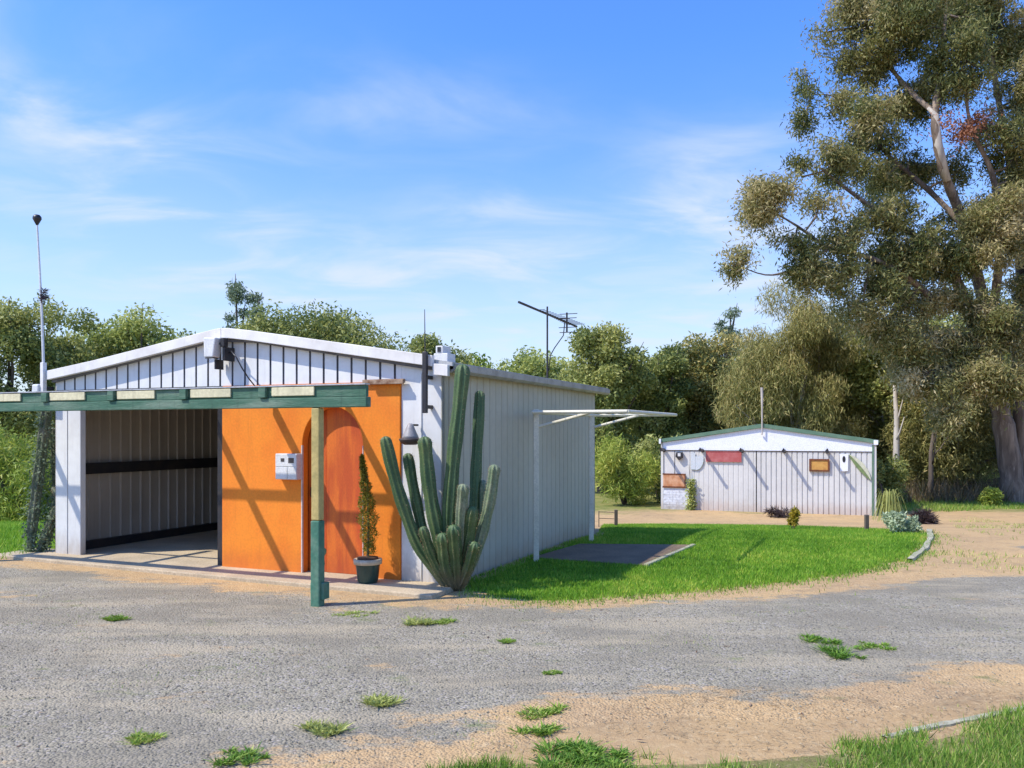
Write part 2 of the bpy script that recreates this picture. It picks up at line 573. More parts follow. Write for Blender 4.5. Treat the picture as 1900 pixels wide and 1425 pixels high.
def gravel_mat():
    m, N, L, P = nodes_of('gravel')
    v = N.new('ShaderNodeTexCoord').outputs['Object']
    vo = N.new('ShaderNodeTexVoronoi')
    vo.inputs['Scale'].default_value = 55
    L.new(v, vo.inputs['Vector'])
    sep = N.new('ShaderNodeSeparateColor')
    L.new(vo.outputs['Color'], sep.inputs[0])
    col = mixc(N, L, sep.outputs[0], (.25, .222, .158), (.35, .312, .225))
    col = mixc(N, L, rng_map(N, L, sep.outputs[1], .88, .9), col, (.38, .335, .285))
    col = mixc(N, L, rng_map(N, L, sep.outputs[2], .90, .92), col, (.085, .078, .07))
    col = mixc(N, L, rng_map(N, L, noise(N, L, v, .8, 5, .65), .40, .62, 0, .75), col, (.225, .197, .142))
    col = mixc(N, L, rng_map(N, L, noise(N, L, mapping(N, L, v, (.35, 1.4, 1)), 1.3, 5, .65), .47, .66, 0, .75), col, (.40, .335, .225))
    dirt = dirt_colour(N, L, v)
    a = N.new('ShaderNodeAttribute')
    a.attribute_name = 'edge'
    ad = N.new('ShaderNodeMath')
    ad.operation = 'MULTIPLY_ADD'
    L.new(noise(N, L, mapping(N, L, v, (.55, 1, 1)), 1.8, 10, .78), ad.inputs[0])
    ad.inputs[1].default_value = -1.3
    eh = N.new('ShaderNodeMath')
    eh.operation = 'MULTIPLY'
    eh.inputs[1].default_value = .55
    L.new(a.outputs['Fac'], eh.inputs[0])
    L.new(eh.outputs[0], ad.inputs[2])
    mask = rng_map(N, L, ad.outputs[0], -.34, -.20, 1, 0)
    col = mixc(N, L, mask, col, dirt)
    # a few bald patches
    pt = rng_map(N, L, noise(N, L, mapping(N, L, v, (.6, 1.3, 1)), 1.15, 8, .72), .60, .68, 0, .85)
    col = mixc(N, L, pt, col, dirt)
    gr = rng_map(N, L, noise(N, L, mapping(N, L, v, (.8, 1.5, 1)), 2.1, 5, .65), .60, .72, 0, .6)
    col = mixc(N, L, gr, col, (.16, .19, .06))
    L.new(col, P.inputs['Base Color'])
    P.inputs['Roughness'].default_value = .93
    P.inputs['Specular IOR Level'].default_value = .2
    b = N.new('ShaderNodeBump')
    b.inputs['Strength'].default_value = .8
    b.inputs['Distance'].default_value = .012
    L.new(vo.outputs['Distance'], b.inputs['Height'])
    b.invert = True
    b2 = N.new('ShaderNodeBump')
    b2.inputs['Strength'].default_value = .5
    b2.inputs['Distance'].default_value = .04
    L.new(noise(N, L, v, 7, 5, .7), b2.inputs['Height'])
    L.new(b2.outputs[0], b.inputs['Normal'])
    L.new(b.outputs[0], P.inputs['Normal'])
    return m


def turf_mat(name, c1, c2, c3):
    m, N, L, P = nodes_of(name)
    v = N.new('ShaderNodeTexCoord').outputs['Object']
    col = mixc(N, L, rng_map(N, L, noise(N, L, v, 1.1, 5, .65), .35, .7), c1, c2)
    col = mixc(N, L, rng_map(N, L, noise(N, L, v, 22, 4, .7), .45, .8, 0, .8), col, c3)
    a = N.new('ShaderNodeAttribute')
    a.attribute_name = 'edge'
    ad = N.new('ShaderNodeMath')
    ad.operation = 'MULTIPLY_ADD'
    L.new(noise(N, L, v, 5, 6, .7), ad.inputs[0])
    ad.inputs[1].default_value = -.7
    L.new(a.outputs['Fac'], ad.inputs[2])
    col = mixc(N, L, rng_map(N, L, ad.outputs[0], -.34, -.12, 1, 0), col, (.50, .345, .175))
    L.new(col, P.inputs['Base Color'])
    P.inputs['Roughness'].default_value = .95
    P.inputs['Specular IOR Level'].default_value = .1
    b = N.new('ShaderNodeBump')
    b.inputs['Strength'].default_value = .8
    b.inputs['Distance'].default_value = .03
    L.new(noise(N, L, v, 45, 5, .75), b.inputs['Height'])
    L.new(b.outputs[0], P.inputs['Normal'])
    return m


DIRT, GRAVEL = ground_mat(), gravel_mat()
TURF = turf_mat('turf', (.11, .20, .018), (.17, .25, .028), (.08, .14, .014))
ROUGH_TURF = turf_mat('rough turf', (.22, .22, .07), (.44, .33, .16), (.12, .16, .035))

# ---------------------------------------------------------------- the ground


def inside(poly, x, y):
    px, py = poly[:, 0], poly[:, 1]
    qx, qy = np.roll(px, -1), np.roll(py, -1)
    c = np.zeros(x.shape, bool)
    for a, b, e, f in zip(px, py, qx, qy):
        if b == f:
            continue
        c ^= ((b > y) != (f > y)) & (x < (e - a) * (y - b) / (f - b) + a)
    return c


def edge_dist(poly, x, y):
    d = np.full(x.shape, 1e9)
    for (a, b), (e, f) in zip(poly, np.roll(poly, -1, 0)):
        l2 = (e - a) ** 2 + (f - b) ** 2 + 1e-12
        t = np.clip(((x - a) * (e - a) + (y - b) * (f - b)) / l2, 0, 1)
        d = np.minimum(d, np.hypot(x - a - t * (e - a), y - b - t * (f - b)))
    return d


def sheet(name, poly, m, dz, res=.12, kind='structure'):
    poly = np.array(poly)
    xs = np.arange(poly[:, 0].min() - res, poly[:, 0].max() + res, res)
    ys = np.arange(poly[:, 1].min() - res, poly[:, 1].max() + res, res)
    X, Y = np.meshgrid(xs, ys)
    ok = inside(poly, X, Y)
    cells = ok[:-1, :-1] & ok[1:, :-1] & ok[:-1, 1:] & ok[1:, 1:]
    j, i = np.nonzero(cells)
    w = len(xs)
    a = j * w + i
    faces = np.stack([a, a + 1, a + w + 1, a + w], 1)
    used, inv = np.unique(faces, return_inverse=True)
    x, y = X.ravel()[used], Y.ravel()[used]
    me = bpy.data.meshes.new(name)
    dist = edge_dist(poly, x, y)
    me.from_pydata(np.stack([x, y, gz_np(y) + dz - .03 * np.clip(1 - dist / (res * 2.2), 0, 1)], 1).tolist(), [], inv.reshape(-1, 4).tolist())
    at_ = me.attributes.new('edge', 'FLOAT', 'POINT')
    at_.data.foreach_set('value', dist.astype(np.float32))
    me.materials.append(m)
    o = bpy.data.objects.new(name, me)
    COL.objects.link(o)
    return tag(o, kind=kind)


def axis(parts):
    out = []
    for a, b, s in parts:
        out += list(np.arange(a, b, s))
    return np.array(out + [parts[-1][1]])


def build_ground():
    xs = axis([(-400, -60, 20), (-60, -14, 2), (-14, 16, .5), (16, 60, 2), (60, 400, 20)])
    ys = axis([(-60, 0, 6), (0, 28, .5), (28, 60, 2), (60, 600, 20)])
    X, Y = np.meshgrid(xs, ys)
    w = len(xs)
    j, i = np.meshgrid(np.arange(len(ys) - 1), np.arange(w - 1), indexing='ij')
    a = (j * w + i).ravel()
    me = bpy.data.meshes.new('ground')
    me.from_pydata(np.stack([X.ravel(), Y.ravel(), gz_np(Y.ravel())], 1).tolist(), [], np.stack([a, a + 1, a + w + 1, a + w], 1).tolist())
    me.materials.append(DIRT)
    o = bpy.data.objects.new('ground', me)
    COL.objects.link(o)
    tag(o, kind='structure')


build_ground()
C0 = Vector((-.784, 9.41, 0))                      # front right corner of the garage
UX, UY = Vector((.9235, -.3837, 0)), Vector((.3837, .9235, 0))
ROT = math.atan2(UX.y, UX.x)


def loc(x, y, z=0.0):
    return C0 + UX * x + UY * y + Vector((0, 0, z))


DRIVE = [(-16, 2.6), (-3, 2.7)] + [ground(*p) for p in ((640, 1500), (860, 1440), (1000, 1405), (1120, 1365), (1280, 1350), (1420, 1360), (1640, 1350), (1760, 1325), (1900, 1290))] + \
        [(9.5, 7.2), (12, 11)] + [ground(*p) for p in ((2050, 1032), (1900, 1052), (1740, 1048), (1600, 1066), (1440, 1084), (1250, 1094), (1060, 1106), (905, 1102), (840, 1098))] + \
        [tuple(loc(.3, -.35)[:2]), tuple(loc(-6.6, -.15)[:2]), (-9.6, 11.9), (-16, 14)]
sheet('gravel_driveway', DRIVE, GRAVEL, .006, .11)
TRACK = [ground(*p) for p in ((1790, 1033), (1905, 1036), (2040, 1026), (2000, 1008), (1880, 1000), (1800, 1008))]
sheet('gravel_track', TRACK, GRAVEL, .006, .1)
LAWN = [tuple(loc(.06, .1)[:2])] + [ground(*p) for p in ((893, 1108), (960, 1120), (1050, 1121), (1150, 1112), (1260, 1104), (1340, 1096), (1480, 1083), (1600, 1064), (1685, 1044), (1716, 1020),
        (1726, 996), (1700, 986), (1560, 981), (1400, 976), (1250, 973), (1118, 974))] + [tuple(loc(.06, 5.9)[:2])]
sheet('lawn', LAWN, TURF, .010, .1)
LAWN_LEFT = [ground(*p) for p in ((-420, 1100), (30, 1036), (100, 1030))] + [tuple(loc(-6.4, .4)[:2]), tuple(loc(-6.4, 9)[:2]), (-9, 25), (-30, 25)]
sheet('side_lawn', LAWN_LEFT, TURF, .010, .2)
VERGE = [ground(*p) for p in ((780, 1436), (900, 1418), (1040, 1395), (1150, 1400), (1300, 1398), (1450, 1386), (1620, 1374), (1720, 1352), (1800, 1338), (1900, 1316))] + [(6.5, 6.2), (6.5, 2.6), (-.3, 2.6)]
sheet('verge', VERGE, ROUGH_TURF, .008, .09)
BACK_GRASS = [ground(*p) for p in ((1655, 925), (1660, 948), (1760, 950), (1850, 945), (1930, 946), (2300, 950), (2300, 922))]
sheet('back_grass', BACK_GRASS, ROUGH_TURF, .008, .25)

slab = MB().prism_z([tuple(Vector(p)) for p in ((-6.75, -.42), (-3.4, -.56), (.22, -.66), (.22, -.02), (-.02, -.02), (-.02, 5.8), (-6.03, 5.8), (-6.03, .3), (-6.75, .3))], -.6, .05)
s_o = slab.build('concrete_slab', SLAB, bevel=.012)
s_o.location = C0
s_o.rotation_euler = (0, 0, ROT)
tag(s_o, kind='structure')
pp = [ground(*p) for p in ((985, 1038), (1194, 1052), (1283, 1014), (1075, 1012))]
cen = Vector((sum(p[0] for p in pp) / 4, sum(p[1] for p in pp) / 4))
tag(MB().prism_z(pp, -.3, .03).build('patio_slab', PATIO, bevel=.01), kind='structure')
ea, eb = Vector(pp[1]), Vector(pp[2])
en = Vector((eb.y - ea.y, ea.x - eb.x)).normalized() * .07
e1 = MB().prism_z([tuple(ea), tuple(ea + en), tuple(eb + en), tuple(eb)], -.3, .045)
tag(e1.build('patio_edging', EDGE, bevel=.012), kind='structure')


def ribbon(name, pix, w, m, z0, z1):
    pts = [Vector((*ground(*p), 0)) for p in pix]
    fine = []
    for a, b in zip(pts, pts[1:]):
        for k in range(6):
            fine.append(a.lerp(b, k / 6))
    fine.append(pts[-1])
    rnd = random.Random(5)
    mb = MB()
    for i, p in enumerate(fine):
        t = (fine[min(i + 1, len(fine) - 1)] - fine[max(i - 1, 0)]).normalized()
        n = Vector((-t.y, t.x, 0)) * w * .5 * rnd.uniform(.75, 1.25)
        g = gz(p.x, p.y)
        h = z1 * rnd.uniform(.8, 1.2)
        mb.v += [tuple(p + n + Vector((0, 0, g + z0))), tuple(p + n * .7 + Vector((0, 0, g + h))), tuple(p - n * .7 + Vector((0, 0, g + h))), tuple(p - n + Vector((0, 0, g + z0)))]
    for i in range(len(fine) - 1):
        for k in range(3):
            a = i * 4 + k
            mb.f.append((a, a + 1, a + 5, a + 4))
    return tag(mb.build(name, m), kind='structure')


ribbon('lawn_edging', ((1724, 985), (1727, 1000), (1716, 1020), (1688, 1042)), .11, EDGE, -.05, .035)
ribbon('verge_edging', ((1980, 1292), (1900, 1316), (1800, 1336), (1710, 1354), (1640, 1370)), .07, EDGE, -.05, .012)

# ---------------------------------------------------------------- the garage


def roof_z(x):
    """underside of the barge along the front"""
    u = min(1, abs(x + 3.02) / 3.02)
    return 2.90 - .475 * u - .03 * max(0, 1 - abs(x + 3.02) / .5)


garage = thing('garage', 'low gabled white metal garage with orange front wall, arched door and open left bay', 'garage', C0, ROT)
GX, GY = 6.05, 5.85
g = MB().ribbed(5.53, lambda x: 2.32, lambda x: roof_z(x) + .05, 'x', start=-6.05, flip=1)
gp_o = g.build('gable_panel', GABLE, garage)
gp_o.data.materials.append(SEAM_SHADE)                 # groove faces darkened: their shadow is put into the colour
for pl in gp_o.data.polygons:
    if pl.normal.y < -.1 and pl.center.y > .004:
        pl.material_index = 1
MB().box(-6.05, -5.82, 0, .06, -.3, 2.315).box(-5.80, -5.56, -.008, .08, -.3, 2.315).build('corner_panel', WHITE, garage, bevel=.008)
MB().box(-5.80, -5.78, -.004, .05, -.3, 2.3).build('panel_gap', STEEL, garage)
MB().box(-5.56, -3.09, .01, .08, 2.10, 2.318).build('lintel', STEEL, garage)
wp = MB()
wp.prism_y([(-.52, -.3), (0, -.3), (0, roof_z(0) + .04), (-.52, roof_z(-.52) + .04)], 0, .07)
wp.build('corner_wall', WHITE, garage, bevel=.006)
MB().box(-.265, -.255, -.012, 0, .06, 2.4).build('cover_strip', WHITE, garage)
arc = [(-1.445 + .425 * math.cos(R(a)), 1.58 + .46 * math.sin(R(a))) for a in range(0, 181, 9)]
ow = MB().prism_y([(-3.09, .04), (-1.87, .04)] + list(reversed(arc)) + [(-1.02, .04), (-.522, .04), (-.522, 2.315), (-3.09, 2.315)], -.025, .09)
ow.build('front_wall', ORANGE, garage, bevel=.008)
MB().box(-1.882, -1.867, -.032, -.005, .05, 1.58).build('arch_trim', TRIMW, garage)
MB().box(-1.022, -1.011, -.030, -.005, .05, 1.58).build('arch_trim', TRIMW, garage)
door = MB().box(-1.90, -1.62, .115, .14, .05, 2.1).box(-1.612, -1.0, .10, .14, .05, 2.1).build('door', DOOR, garage, bevel=.006)
MB().box(-1.84, -1.74, .095, .12, .95, 1.07).box(-1.83, -1.755, .085, .10, .97, 1.045).build('lock_plate', BLACK, door)
MB().box(-1.0, -.45, -.07, -.027, 2.30, 2.345).box(-.9, -.44, -.10, -.071, 2.285, 2.335).build('ledger_flashing', RUST, garage, bevel=.006)
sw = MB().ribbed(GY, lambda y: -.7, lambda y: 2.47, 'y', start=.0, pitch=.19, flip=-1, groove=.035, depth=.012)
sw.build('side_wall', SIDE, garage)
lw_ = MB()
lw_.ribbed(GY, lambda y: -.7, lambda y: 2.47, 'y', start=.0, pitch=.19, flip=1, groove=.05, depth=.02)
lo = lw_.build('side_wall', INSIDE, garage)
lo.location = (-GX, 0, 0)
rw = MB().ribbed(GX, lambda x: -.7, lambda x: roof_z(x) + .05, 'x', start=-GX, flip=-1, groove=.05, depth=.02)
ro = rw.build('rear_wall', INSIDE, garage)
ro.location = (0, GY, 0)
for yy in (.9, 2.6, 4.3):
    pass
MB().box(-6.01, -5.94, .1, 5.8, 1.13, 1.29).build('girt', STEEL, garage)
MB().box(-6.01, -5.93, .1, 5.8, .05, .17).build('bottom_plate', STEEL, garage)
MB().box(-3.2, -3.095, .02, .12, .05, 2.3).build('door_post', STEEL, garage)
MB().tube([(-3.24, .16, .05), (-3.24, .16, 2.3)], .022, 10).build('conduit', GALV, garage)
# partition behind the orange room
MB().box(-3.09, -3.06, .12, 5.8, .05, 2.45).build('partition', INSIDE, garage)
rf = MB()
for sx in (-1, 1):
    pass
prof_t = [(-GX - .14, 2.525), (-3.5, 2.945), (-3.02, 3.0), (-2.54, 2.945), (.16, 2.515)]
prof_b = [(x, z - .045) for x, z in prof_t]
rf.prism_y(prof_b + list(reversed(prof_t)), -.06, GY + .3)
roof = rf.build('roof', ROOF, garage)
# barge boards follow the slope and bend over the ridge
def barge(pts, y0, y1):
    return MB().prism_y([(x, z - .125) for x, z in pts] + [(x, z) for x, z in reversed(pts)], y0, y1)
barge([(-GX - .02, 2.585), (-5.2, 2.70), (-4.2, 2.855), (-3.6, 2.95), (-3.35, 2.99), (-3.12, 3.025), (-3.02, 3.032)], -.125, -.062).build('barge_board', BARGE, garage, bevel=.006)
barge([(-3.016, 3.032), (-2.9, 3.026), (-2.6, 2.988), (-1.6, 2.832), (-.8, 2.708), (-.06, 2.592)], -.125, -.062).build('barge_board', BARGE, garage, bevel=.006)
barge([(-.055, 2.50), (.02, 2.495), (.13, 2.48)], -.12, -.062).build('eave_return', BARGE, garage, bevel=.004)
sof = MB().prism_y([(x, z - .165) for x, z in ((-GX, 2.59), (-3.4, 3.01), (-3.02, 3.035), (-2.6, 3.01), (-.02, 2.585))] + [(x, z - .10) for x, z in ((-.02, 2.585), (-2.6, 3.01), (-3.02, 3.035), (-3.4, 3.01), (-GX, 2.59))], -.058, -.002)
sof.build('soffit_strip', SEAM_SHADE, garage)
gt = MB().prism_y([(.03, 2.47), (.05, 2.41), (.13, 2.40), (.165, 2.43), (.17, 2.50), (.155, 2.50), (.15, 2.44), (.06, 2.43), (.045, 2.47)], -.02, GY + .38)
gt.build('gutter', GUTTER, garage)

# ---------------------------------------------------------------- the pergola in front
perg = thing('pergola', 'weathered green timber pergola beam with cream blocks along its top', 'pergola', C0, ROT)
QB = -1.376
MB().box(-7.6, -.085, QB - .05, QB + .04, 1.985, 2.085).build('beam', GREEN, perg, bevel=.008)
MB().box(-7.6, -.10, QB - .025, QB + .02, 2.087, 2.20).build('fascia', GREEN, perg, bevel=.006)
for k in range(1, 8):
    s = .27 + k * 1.045
    MB().box(-s - .036, -s + .036, QB + .022, -.10, 2.09, 2.185).box(-s - .045, -s + .045, QB - .075, QB - .026, 2.09, 2.195).build('rafter', GREEN, perg, bevel=.006)
    a, w = s - .62, (.52, .52, .54, .55, .56, .60, .62, .5)[k]
    if 1:
        MB().box(-a - w, -a, QB - .045, QB - .027, 2.105, 2.195).build('cream_block', CREAM, perg, bevel=.006)
MB().box(-7.6, -.6, -.71, -.65, 2.187, 2.225).build('batten', GREEN, perg, bevel=.004)
MB().box(-7.6, -.10, QB - .048, QB + .04, 2.203, 2.216).build('top_strip', GALV, perg)
post = MB().box(-.73, -.635, QB - .045, QB + .045, .86, 1.983).build('post', MUSTARD, perg, bevel=.012)
MB().box(-.735, -.63, QB - .05, QB + .05, -.3, .858).box(-.76, -.60, QB - .02, QB + .09, .07, .24).build('painted_foot', GREENP, post, bevel=.012)
MB().box(-7.35, -7.24, QB - .055, QB + .055, -.3, 1.983).build('post', MUSTARD, perg, bevel=.012)

# ---------------------------------------------------------------- things fixed to the garage
mb_ = thing('meter_box', 'white electricity meter box with two lids on the orange wall left of the door', 'meter box', loc(-2.03, -.026, 1.17), ROT)
MB().box(-.155, .155, -.10, 0, 0, .31).build('case', WPLAST, mb_, bevel=.006)
MB().box(-.15, .15, -.108, -.101, .158, .303).build('lid', WPLAST, mb_, bevel=.003)
MB().box(-.15, .02, -.108, -.101, .007, .150).box(.026, .15, -.107, -.101, .007, .150).build('lid', WPLAST, mb_, bevel=.003)
MB().box(-.07, -.02, -.112, -.109, .215, .255).build('window', GLASS, mb_)
MB().box(.04, .12, -.112, -.109, .20, .26).build('window', GLASS, mb_)

fl = thing('floodlight', 'white floodlight on dark bracket under the peak of the garage gable', 'floodlight', loc(-3.0, -.127, 2.60), ROT)
h = MB()
h.prism_y([(-.16, .06), (-.02, .06), (.02, .30), (-.17, .31)], -.14, -.005)
h.build('head', WPLAST, fl, bevel=.015)
MB().box(-.145, -.03, -.13, -.02, .045, .058).build('lens', GLASS, fl)
MB().box(.04, .10, -.08, .0, .19, .30).box(-.02, .04, -.06, -.02, .22, .25).build('sensor', STEEL, fl, bevel=.008)
MB().box(-.085, -.06, -.04, .10, -.08, .043).box(.06, .095, -.06, .12, .02, .188).build('bracket', STEEL, fl, bevel=.004)
wire = [(.09, .04, .12), (.20, -.06, .13), (.30, -.09, .05), (.37, -.07, -.08), (.41, .0, -.20), (.42, .115, -.30)]
MB().tube(wire, .009, 6).build('cable', BLACK, fl, smooth_=True)

hd = thing('lamp_hood', 'grey tapered lamp hood with dark brown rim on the white corner wall', 'wall lamp', loc(-.29, -.20, 1.62), ROT)
HN = MB().lathe([(.12, .06), (.105, .11), (.08, .17), (.055, .24), (.04, .28), (.02, .30)], 24)
HN.build('hood', HOODG, hd, smooth_=True)
hd.scale = (.82, .82, .72)
MB().lathe([(.08, -.03), (.13, 0), (.155, .045), (.155, .065), (.13, .068)], 24).build('rim', HOODR, hd, smooth_=True)
MB().box(-.015, .015, .02, .20, .26, .29).build('bracket', STEEL, hd)

an = thing('whip_antenna', 'thin whip antenna on dark tube clamped to the garage corner', 'antenna', loc(-.13, -.155, 1.95), ROT)
MB().box(-.026, .026, -.024, .024, 0, .68).build('tube', STEEL, an, bevel=.006)
MB().tube([(0, 0, .68), (-.005, 0, 1.15)], [.008, .004], 6).build('whip', STEEL, an)
for z_ in (.05, .38):
    MB().box(-.02, .02, .024, .15, z_, z_ + .04).build('clamp', STEEL, an)

vb = thing('roof_vent_box', 'small white vent box with dark grille on the right front roof corner', 'vent', loc(-.07, .02, 2.535), ROT)
MB().box(-.045, .13, 0, .2, -.02, .09).box(-.02, .07, .0, .2, .091, .175).build('box', WPLAST, vb, bevel=.006)
MB().box(.005, .045, -.008, -.001, .105, .16).build('grille', BLACK, vb)

ms = thing('ball_top_mast', 'tall thin white mast with dark ball top beside the left garage eave', 'mast', loc(-6.12, -.13, 1.9), ROT)
MB().box(-.03, .03, -.03, .03, .30, .80).build('base_tube', BARGE, ms, bevel=.006)
MB().tube([(0, 0, .80), (-.03, 0, 1.45), (-.075, 0, 2.1), (-.125, 0, 2.74)], [.018, .016, .014, .012], 8).build('pole', WPLAST, ms)
bt = MB().lathe([(.012, -.09), (.035, -.045), (.058, .0), (.055, .03), (.035, .055), (.001, .06)], 14, (-.125, 0, 2.80))
bt.build('ball', BLACK, ms, smooth_=True)
MB().box(-.16, -.031, -.06, .06, .35, .50).build('junction_box', WPLAST, ms, bevel=.02)
MB().box(-.03, .03, .031, .14, .42, .47).build('clamp', STEEL, ms)
rng0 = np.random.default_rng(3)
k = ball(rng0, 160, .1) * np.array([.05, .05, .10]) + np.array([.0, 0, 1.72])
faces_mesh('bird_nest', leaf_quads(rng0, k, .07, .012), 4, F_TWIG, rng0.random(160), ms)

ya = thing('tv_antenna', 'long dark rooftop TV antenna with tilted boom above the rear of the garage', 'antenna')
yb, ye = Vector((.10, 12.25, 3.63)), Vector((1.16, 15.1, 3.63))
mb0 = loc(-.25, 4.1, 2.53)
mt = Vector((mb0.x, mb0.y, 3.72))
MB().tube([mb0, mt], .014, 8).build('mast', STEEL, ya)
MB().tube([yb, ye], .019, 8).build('boom', STEEL, ya)
bd = (ye - yb).normalized()
bn = Vector((bd.y, -bd.x, 0))
for i in range(16):
    t = .34 + .64 * i / 15
    p = yb.lerp(ye, t)
    l = .10 + .012 * i
    MB().tube([p - bn * l * .6 + Vector((0, 0, .03)), p + bn * l * .6 + Vector((0, 0, .03))], .005, 5).build('element', STEEL, ya)
rfp = yb.lerp(ye, .80)
rg = MB()
for dz in (-.16, -.08, .08, .16):
    rg.tube([rfp - bn * .16 + Vector((0, 0, dz)) + bd * abs(dz) * .6, rfp + bn * .16 + Vector((0, 0, dz)) + bd * abs(dz) * .6], .007, 5)
rg.tube([rfp + Vector((0, 0, -.17)), rfp + Vector((0, 0, .17))], .016, 6)
rg.build('reflector', STEEL, ya)
p0 = yb.lerp(ye, .76)
MB().tube([p0, p0 + Vector((-.03, -.1, -.25)), p0 + Vector((-.2, -.5, -.5)), Vector((mb0.x + .05, mb0.y, 2.95)), Vector((mb0.x + .02, mb0.y, 2.7))], .009, 6).build('cable', BLACK, ya, smooth_=True)

# ---------------------------------------------------------------- clothesline
cl = thing('clothesline', 'cream fold-down clothesline on two posts beside the shaded garage wall', 'clothesline')
P1, P2 = Vector((*ground(995, 1043), 0)), Vector((*ground(1097, 1006), 0))
ax = (P2 - P1).normalized()
nx = UX.copy()
CLZ = 2.0
for P in (P1, P2):
    MB().box(-.036, .036, -.036, .036, -.3, 2.04).build('post', CLINE, cl, bevel=.005, loc=P)
fr = MB()
A1, A2 = P1 + Vector((0, 0, CLZ)), P2 + Vector((0, 0, CLZ))
B1, B2 = A1 + nx * 1.28 - ax * .12 , A2 + nx * 1.28 + ax * .25
A1b, A2b = A1 - ax * .12, A2 + ax * .25
B1 = A1b + nx * 1.28
B2 = A2b + nx * 1.28
for a, b in ((A1b, A2b), (B1, B2), (A1b, B1), (A2b, B2)):
    fr.tube([a, b], .024, 8)
fr.build('frame', CLINE, cl)
for P, Q in ((P1, A1), (P2, A2)):
    MB().tube([P + Vector((0, 0, 1.80)), Q + nx * .75 + Vector((0, 0, -.01))], .021, 8).build('strut', CLINE, cl)
for i in range(1, 7):
    o = nx * (1.28 * i / 7)
    MB().tube([A1b + o, (A1b + A2b) / 2 + o + Vector((0, 0, -.02)), A2b + o], .004, 5).build('line', CLINE, cl)

# low dark post by the rear corner
lp = ground(1143, 978)
tp = thing('timber_stub_post', 'short dark timber post with low wire rail by the rear garage corner', 'post', (*lp, gz(*lp)))
MB().box(-.035, .035, -.035, .035, -.2, .38).build('post', DARKBARK, tp, bevel=.008)
MB().tube([(-.36, .12, .32), (0, 0, .32)], .008, 6).tube([(-.36, .12, .18), (0, 0, .18)], .008, 6).tube([(-.36, .12, -.1), (-.36, .12, .34)], .010, 6).build('rail', DARKBARK, tp)

# ---------------------------------------------------------------- far shed
FL = Vector((4.95, 27.8, -.82))
fang = math.atan2(-2.3, 6.08)
FUX, FUY = Vector((math.cos(fang), math.sin(fang), 0)), Vector((-math.sin(fang), math.cos(fang), 0))


def floc(s, y, z):
    return FL + FUX * s + FUY * y + Vector((0, 0, z))


fs = thing('far_shed', 'low white shed with green roof edge standing behind the lawn', 'shed', FL, fang)
FW = 6.5


def f_top(x):
    return 2.19 + .49 * (1 - abs(x - 3.2) / (3.2 if x < 3.2 else 3.3))


fw = MB().ribbed(3.42, lambda x: -.3, lambda x: 1.95, 'x', start=3.03, pitch=.155, groove=.045, depth=.03)
fw.build('front_wall', FAR_WHITE, fs)
MB().ribbed(2.07, lambda x: -.3, lambda x: 1.95, 'x', start=.93, pitch=.155, groove=.03, depth=.012).build('front_wall', FAR_WHITE, fs)
bm_ = MB()
for r in range(9):
    for c in range(4):
        x0 = .06 + c * .215 + (.1 if r % 2 else 0)
        x1 = min(.89, x0 + .205)
        bm_.box(x0, x1, -.035, .0, r * .08, r * .08 + .073)
bm_.box(.06, .90, -.028, .04, -.3, .72)
bm_.build('brick_base', BRICK, fs)
MB().box(.06, .92, .004, .05, .73, 1.95).build('side_panel', FAR_WHITE, fs)
MB().box(.42, .435, -.004, .006, .74, 1.95).box(.03, .92, -.02, .003, 1.93, 1.948).box(3.0, 6.42, -.02, -.001, 1.93, 1.948).box(.93, 3.0, -.02, -.001, 1.93, 1.948).build('seam', STEEL, fs)
MB().prism_y([(0.0, 1.952), (FW, 1.952), (FW, f_top(FW)), (3.2, f_top(3.2)), (0.0, f_top(0))], -.03, .06).build('pediment', FAR_PED, fs)
MB().prism_y([(-.05, f_top(0) + .005), (3.2, f_top(3.2) + .005), (3.2, f_top(3.2) + .13), (-.05, f_top(0) + .12)], -.10, -.02).build('barge_board', FAR_GREEN, fs)
MB().prism_y([(3.205, f_top(3.2) + .005), (FW + .02, f_top(FW) + .005), (FW + .02, f_top(FW) + .12), (3.205, f_top(3.2) + .13)], -.10, -.02).build('barge_board', FAR_GREEN, fs)
MB().prism_y([(-.1, f_top(0) + .03), (3.2, f_top(3.2) + .03), (FW + .1, f_top(FW) + .03), (FW + .1, f_top(FW) + .10), (3.2, f_top(3.2) + .10), (-.1, f_top(0) + .10)], -.018, 6.1).build('roof', FAR_GREEN, fs)
MB().box(-.02, .055, -.03, .08, -.3, 2.19).build('corner_post', FAR_WHITE, fs)
MB().box(6.45, 6.52, -.04, .08, -.3, 2.18).build('corner_post', FAR_WHITE, fs)
MB().box(6.40, 6.449, -.06, .02, -.3, 2.15).build('downpipe', FAR_GREEN, fs)
MB().box(6.44, 6.56, -.16, -.102, 2.16, 2.30).build('gutter_end', FAR_PED, fs)
MB().box(-.06, .0, -.16, -.102, 2.16, 2.32).build('gutter_end', FAR_PED, fs)
MB().ribbed(6.0, lambda y: -.3, lambda y: 2.18, 'y', start=.06, flip=1).build('side_wall', FAR_WHITE, fs)
w2 = MB().ribbed(6.0, lambda y: -.3, lambda y: 2.18, 'y', start=.06, flip=-1).build('side_wall', FAR_WHITE, fs)
w2.location = (FW, 0, 0)
MB().prism_y([(0, -.3), (FW, -.3), (FW, f_top(FW)), (3.2, f_top(3.2)), (0, f_top(0))], 6.0, 6.06).build('rear_wall', FAR_WHITE, fs)
for s in (.08, 1.33, 2.58, 3.86, 5.12):
    MB().tube([(s, 0, 1.93), (s, -.1, 1.955), (s, -.62, 1.965)], [.06, .058, .046], 8).tube([(s, -.60, 1.97), (s + .01, -.62, 2.04)], .022, 6).build('awning_arm', STEEL, fs)

